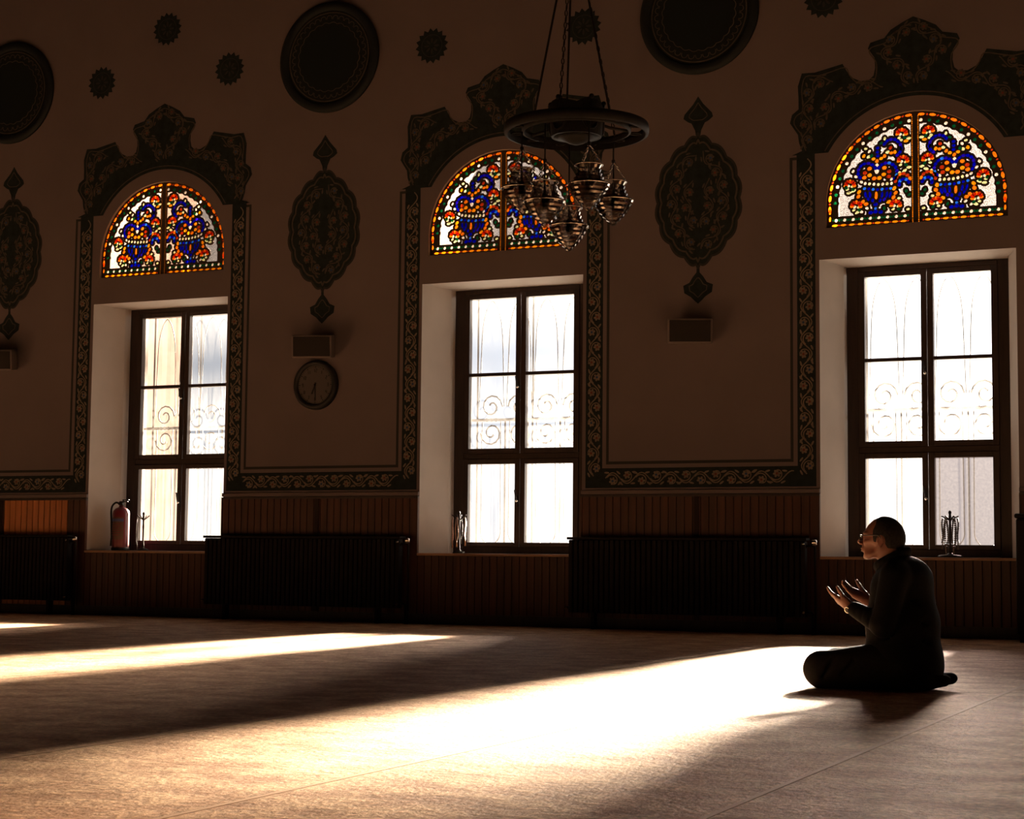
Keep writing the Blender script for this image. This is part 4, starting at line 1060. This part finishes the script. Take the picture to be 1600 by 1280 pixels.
# neck and trunk
B.cone((-.028, 0, .70), (-.070, 0, .59), .058, .066, .03)
B.ell((-.10, 0, .50), (.115, .165, .13), .04); B.ell((-.11, 0, .34), (.12, .15, .16), .04); B.ell((-.13, 0, .20), (.12, .165, .10), .04)
B.cone((-.09, -.14, .585), (-.09, .14, .585), .05, .05, .04)
HANDS = []
def arm(s, wrist, tips):
    sh = (-.095, s*.185, .575); el = (-.045, s*.225, .335); w_ = np.array(wrist)
    B.cone(sh, el, .050, .042, .03); B.cone(el, w_, .040, .026, .02)
    d = np.array(tips)-w_; d /= np.linalg.norm(d)
    nrm = np.array([-.55, -s*.42, .72]); nrm -= d*(nrm@d); nrm /= np.linalg.norm(nrm)   # palm looks up and back to the face
    t = np.cross(nrm, d); t *= np.sign(t[1]*s) or 1                                       # towards the thumb, outward
    P = lambda a, b, c: w_+d*a+t*b+nrm*c
    B.cone(w_, P(.03, 0, 0), .025, .022, .015)
    for j, (b0, b1, L, r) in enumerate(((.026, .031, .074, .0088), (.009, .010, .083, .0090), (-.009, -.011, .077, .0086), (-.025, -.031, .060, .0078))):
        k0 = P(.086-(.004 if j in (0,) else 0)-(.010 if j == 3 else 0), b0, -.002)
        B.cone(P(.010, b0*.45, 0), k0, .017, .0125, .012)
        c1 = (.10, .14, .16, .20)[j]; p = k0; dirs = d*cos(c1)+nrm*sin(c1)+t*(b1-b0)*2.2
        ang = c1
        for q, (fr, add) in enumerate(((.46, .16), (.31, .20), (.23, .16))):
            dirs = d*cos(ang)+nrm*sin(ang)+t*((b1-b0)*8*.35); dirs /= np.linalg.norm(dirs)
            p2 = p+dirs*L*fr; B.cone(p, p2, r*(1-.09*q), r*(.93-.10*q), .004); p = p2; ang += add
    B.ell(P(.036, .026, .008), (.020, .015, .015), .012); B.cone(P(.018, .014, .005), P(.050, .032, .012), .016, .014, .010)
    a = P(.048, .034, .013); b = P(.078, .050, .024); c = P(.103, .056, .036)
    B.cone(a, b, .0115, .0098, .006); B.cone(b, c, .0098, .0080, .004)
    B.ell(P(.040, -.024, .005), (.022, .014, .013), .012)
    return w_, d, t, nrm
WL = arm(1, (.140, .130, .418), (.285, .095, .500)); WR = arm(-1, (.108, -.125, .447), (.235, -.100, .520))
# folded legs
for s in (-1, 1):
    B.cone((-.12, s*.10, .155), (.275, s*.165, .105), .085, .060, .03); B.cone((.27, s*.165, .075), (-.19, s*.12, .060), .048, .038, .02)
    B.cone((-.19, s*.12, .060), (-.30, s*.095, .048), .034, .024, .02)
B.mesh('body', 'skin', man, 2)
# hair: close-cropped, receding from the brow
H = Field((-.13, -.10, .66), (.11, .10, .91), .0030)
H.ell((-.008, 0, .793), (.1005, .0795, .0935), .02); H.ell((-.032, 0, .762), (.081, .0735, .078), .03)
sst = lambda q: np.clip(q, 0, 1)**2*(3-2*np.clip(q, 0, 1))
H.clip(lambda f, l, z: np.maximum(np.maximum(f-.024-.014*sst((.850-z)/.045)+.03*sst((.048-np.abs(l))/.05)*sst((z-.82)/.04)*.5, .706+.046*sst((f+.048)/.030)-z), .031-np.sqrt(((f+.004)/.78)**2+(z-.757)**2)))
H.mesh('hair', 'hair', man, 1)
# jacket
J = Field((-.37, -.40, 0.0), (.24, .40, .78), .0055)
J.ell((-.095, 0, .50), (.160, .195, .165), .05); J.ell((-.098, 0, .33), (.190, .205, .20), .05); J.ell((-.10, 0, .17), (.200, .235, .155), .05)
J.cone((-.10, -.155, .595), (-.10, .155, .595), .070, .070, .05); J.ell((-.125, 0, .575), (.120, .18, .100), .04)
J.ell((-.165, 0, .10), (.128, .225, .085), .05)
for s, w_ in ((1, WL[0]), (-1, WR[0])):
    sh = (-.10, s*.200, .580); el = np.array((-.050, s*.240, .335))
    J.cone(sh, el, .074, .062, .03); J.cone(el, el+(w_-el)*.86, .060, .040, .02)
    for q, rr in ((.30, .006), (.55, .005), (.75, .005)):                # creases on the sleeves
        p = el+(w_-el)*q; J.cone(p+np.array((0, s*.05, .03)), p+np.array((.02, s*.05, -.035)), rr, rr, .012, -1)
for q in np.linspace(0, 2*pi, 21)[:-1]:                                  # standing collar
    J.ell((-.048+.078*cos(q), .074*sin(q), .668-.040*cos(q)), (.020, .020, .026), .012)
for z0, dz in ((.44, .05), (.35, -.04), (.25, .03)):                      # soft folds on the flank
    J.cone((-.25, .12, z0), (-.02, .20, z0+dz), .007, .005, .03, -1)
J.ell((-.048, 0, .74), (.060, .056, .085), .008, -1)
J.clip(lambda f, l, z: .030+.018*np.sin(7*l+9*f)*.4-z)
J.mesh('jacket', 'jacket_cloth', man, 3)
# trousers and socks
T = Field((-.34, -.30, -.005), (.42, .30, .30), .0055)
for s in (-1, 1):
    T.cone((-.12, s*.115, .140), (.280, s*.165, .103), .118, .088, .03); T.cone((.275, s*.165, .070), (-.20, s*.125, .062), .066, .052, .03)
    T.ell((.290, s*.165, .100), (.086, .078, .085), .03)
    T.cone((.20, s*.24, .16), (.26, s*.235, .07), .006, .006, .02, -1); T.cone((.10, s*.23, .15), (.16, s*.24, .08), .006, .006, .02, -1)
T.clip(lambda f, l, z: .003-z)
T.mesh('trousers', 'trouser_cloth', man, 2)
for s in (-1, 1):
    S = Field((-.40, s*.11-.08, -.005), (-.14, s*.11+.08, .16), .0045)
    S.cone((-.18, s*.125, .062), (-.235, s*.112, .055), .050, .045, .02); S.cone((-.235, s*.112, .050), (-.320, s*.095, .058), .040, .028, .02); S.ell((-.322, s*.093, .062), (.033, .040, .024), .015)
    S.clip(lambda f, l, z: .004-z); S.mesh('sock', 'sock_cloth', man, 2)
# spectacles
def ML(p): return (-p[0], -p[1], p[2])
g = MB()
for s in (-1, 1):
    g.tube([ML(p) for p in spline([(-.008, s*.082, .770), (.006, s*.083, .786), (.05, s*.074, .787), (.096, s*.060, .787)], 5)], .0026, 'spectacle_black', 6)
    q = [(.108+.002*cos(a), s*.0335+.025*np.sign(cos(a))*abs(cos(a))**.6, .775+.0155*np.sign(sin(a))*abs(sin(a))**.6) for a in np.linspace(0, 2*pi, 25)[:-1]]
    g.tube([ML(p) for p in q], .0022, 'spectacle_black', 6, closed=True); g.tube([ML((.096, s*.060, .787)), ML((.108, s*.0575, .784))], .0026, 'spectacle_black', 6)
g.tube([ML(p) for p in spline([(.109, -.010, .779), (.116, 0, .782), (.109, .010, .779)], 4)], .002, 'spectacle_black', 6)
g.build('spectacles', parent=man)
# wrist watch on the left wrist
w_, d, t, nrm = WL
g = MB(); c = w_-d*.004
q = [tuple(c+t*(.0285*cos(a))+nrm*(.0285*sin(a))) for a in np.linspace(0, 2*pi, 25)[:-1]]
for off in (-.006, -.002, .002, .006): g.tube([ML(tuple(np.array(p)+d*off)) for p in q], .003, 'black_plastic', 6, closed=True)
fc = c+t*.018-nrm*.026; ax = (t*.55-nrm*.83); ax /= np.linalg.norm(ax)
g.tube([ML(fc-ax*.002), ML(fc+ax*.005)], [.0150, .0150], 'clock_dial', 16, smooth=False)
tv = np.cross(ax, d); g.tube([ML(tuple(fc+ax*.004+d*(.0155*cos(q_))+tv*(.0155*sin(q_)))) for q_ in np.linspace(0, 2*pi, 21)[:-1]], .0026, 'chrome', 6, closed=True)
g.build('watch', parent=man)
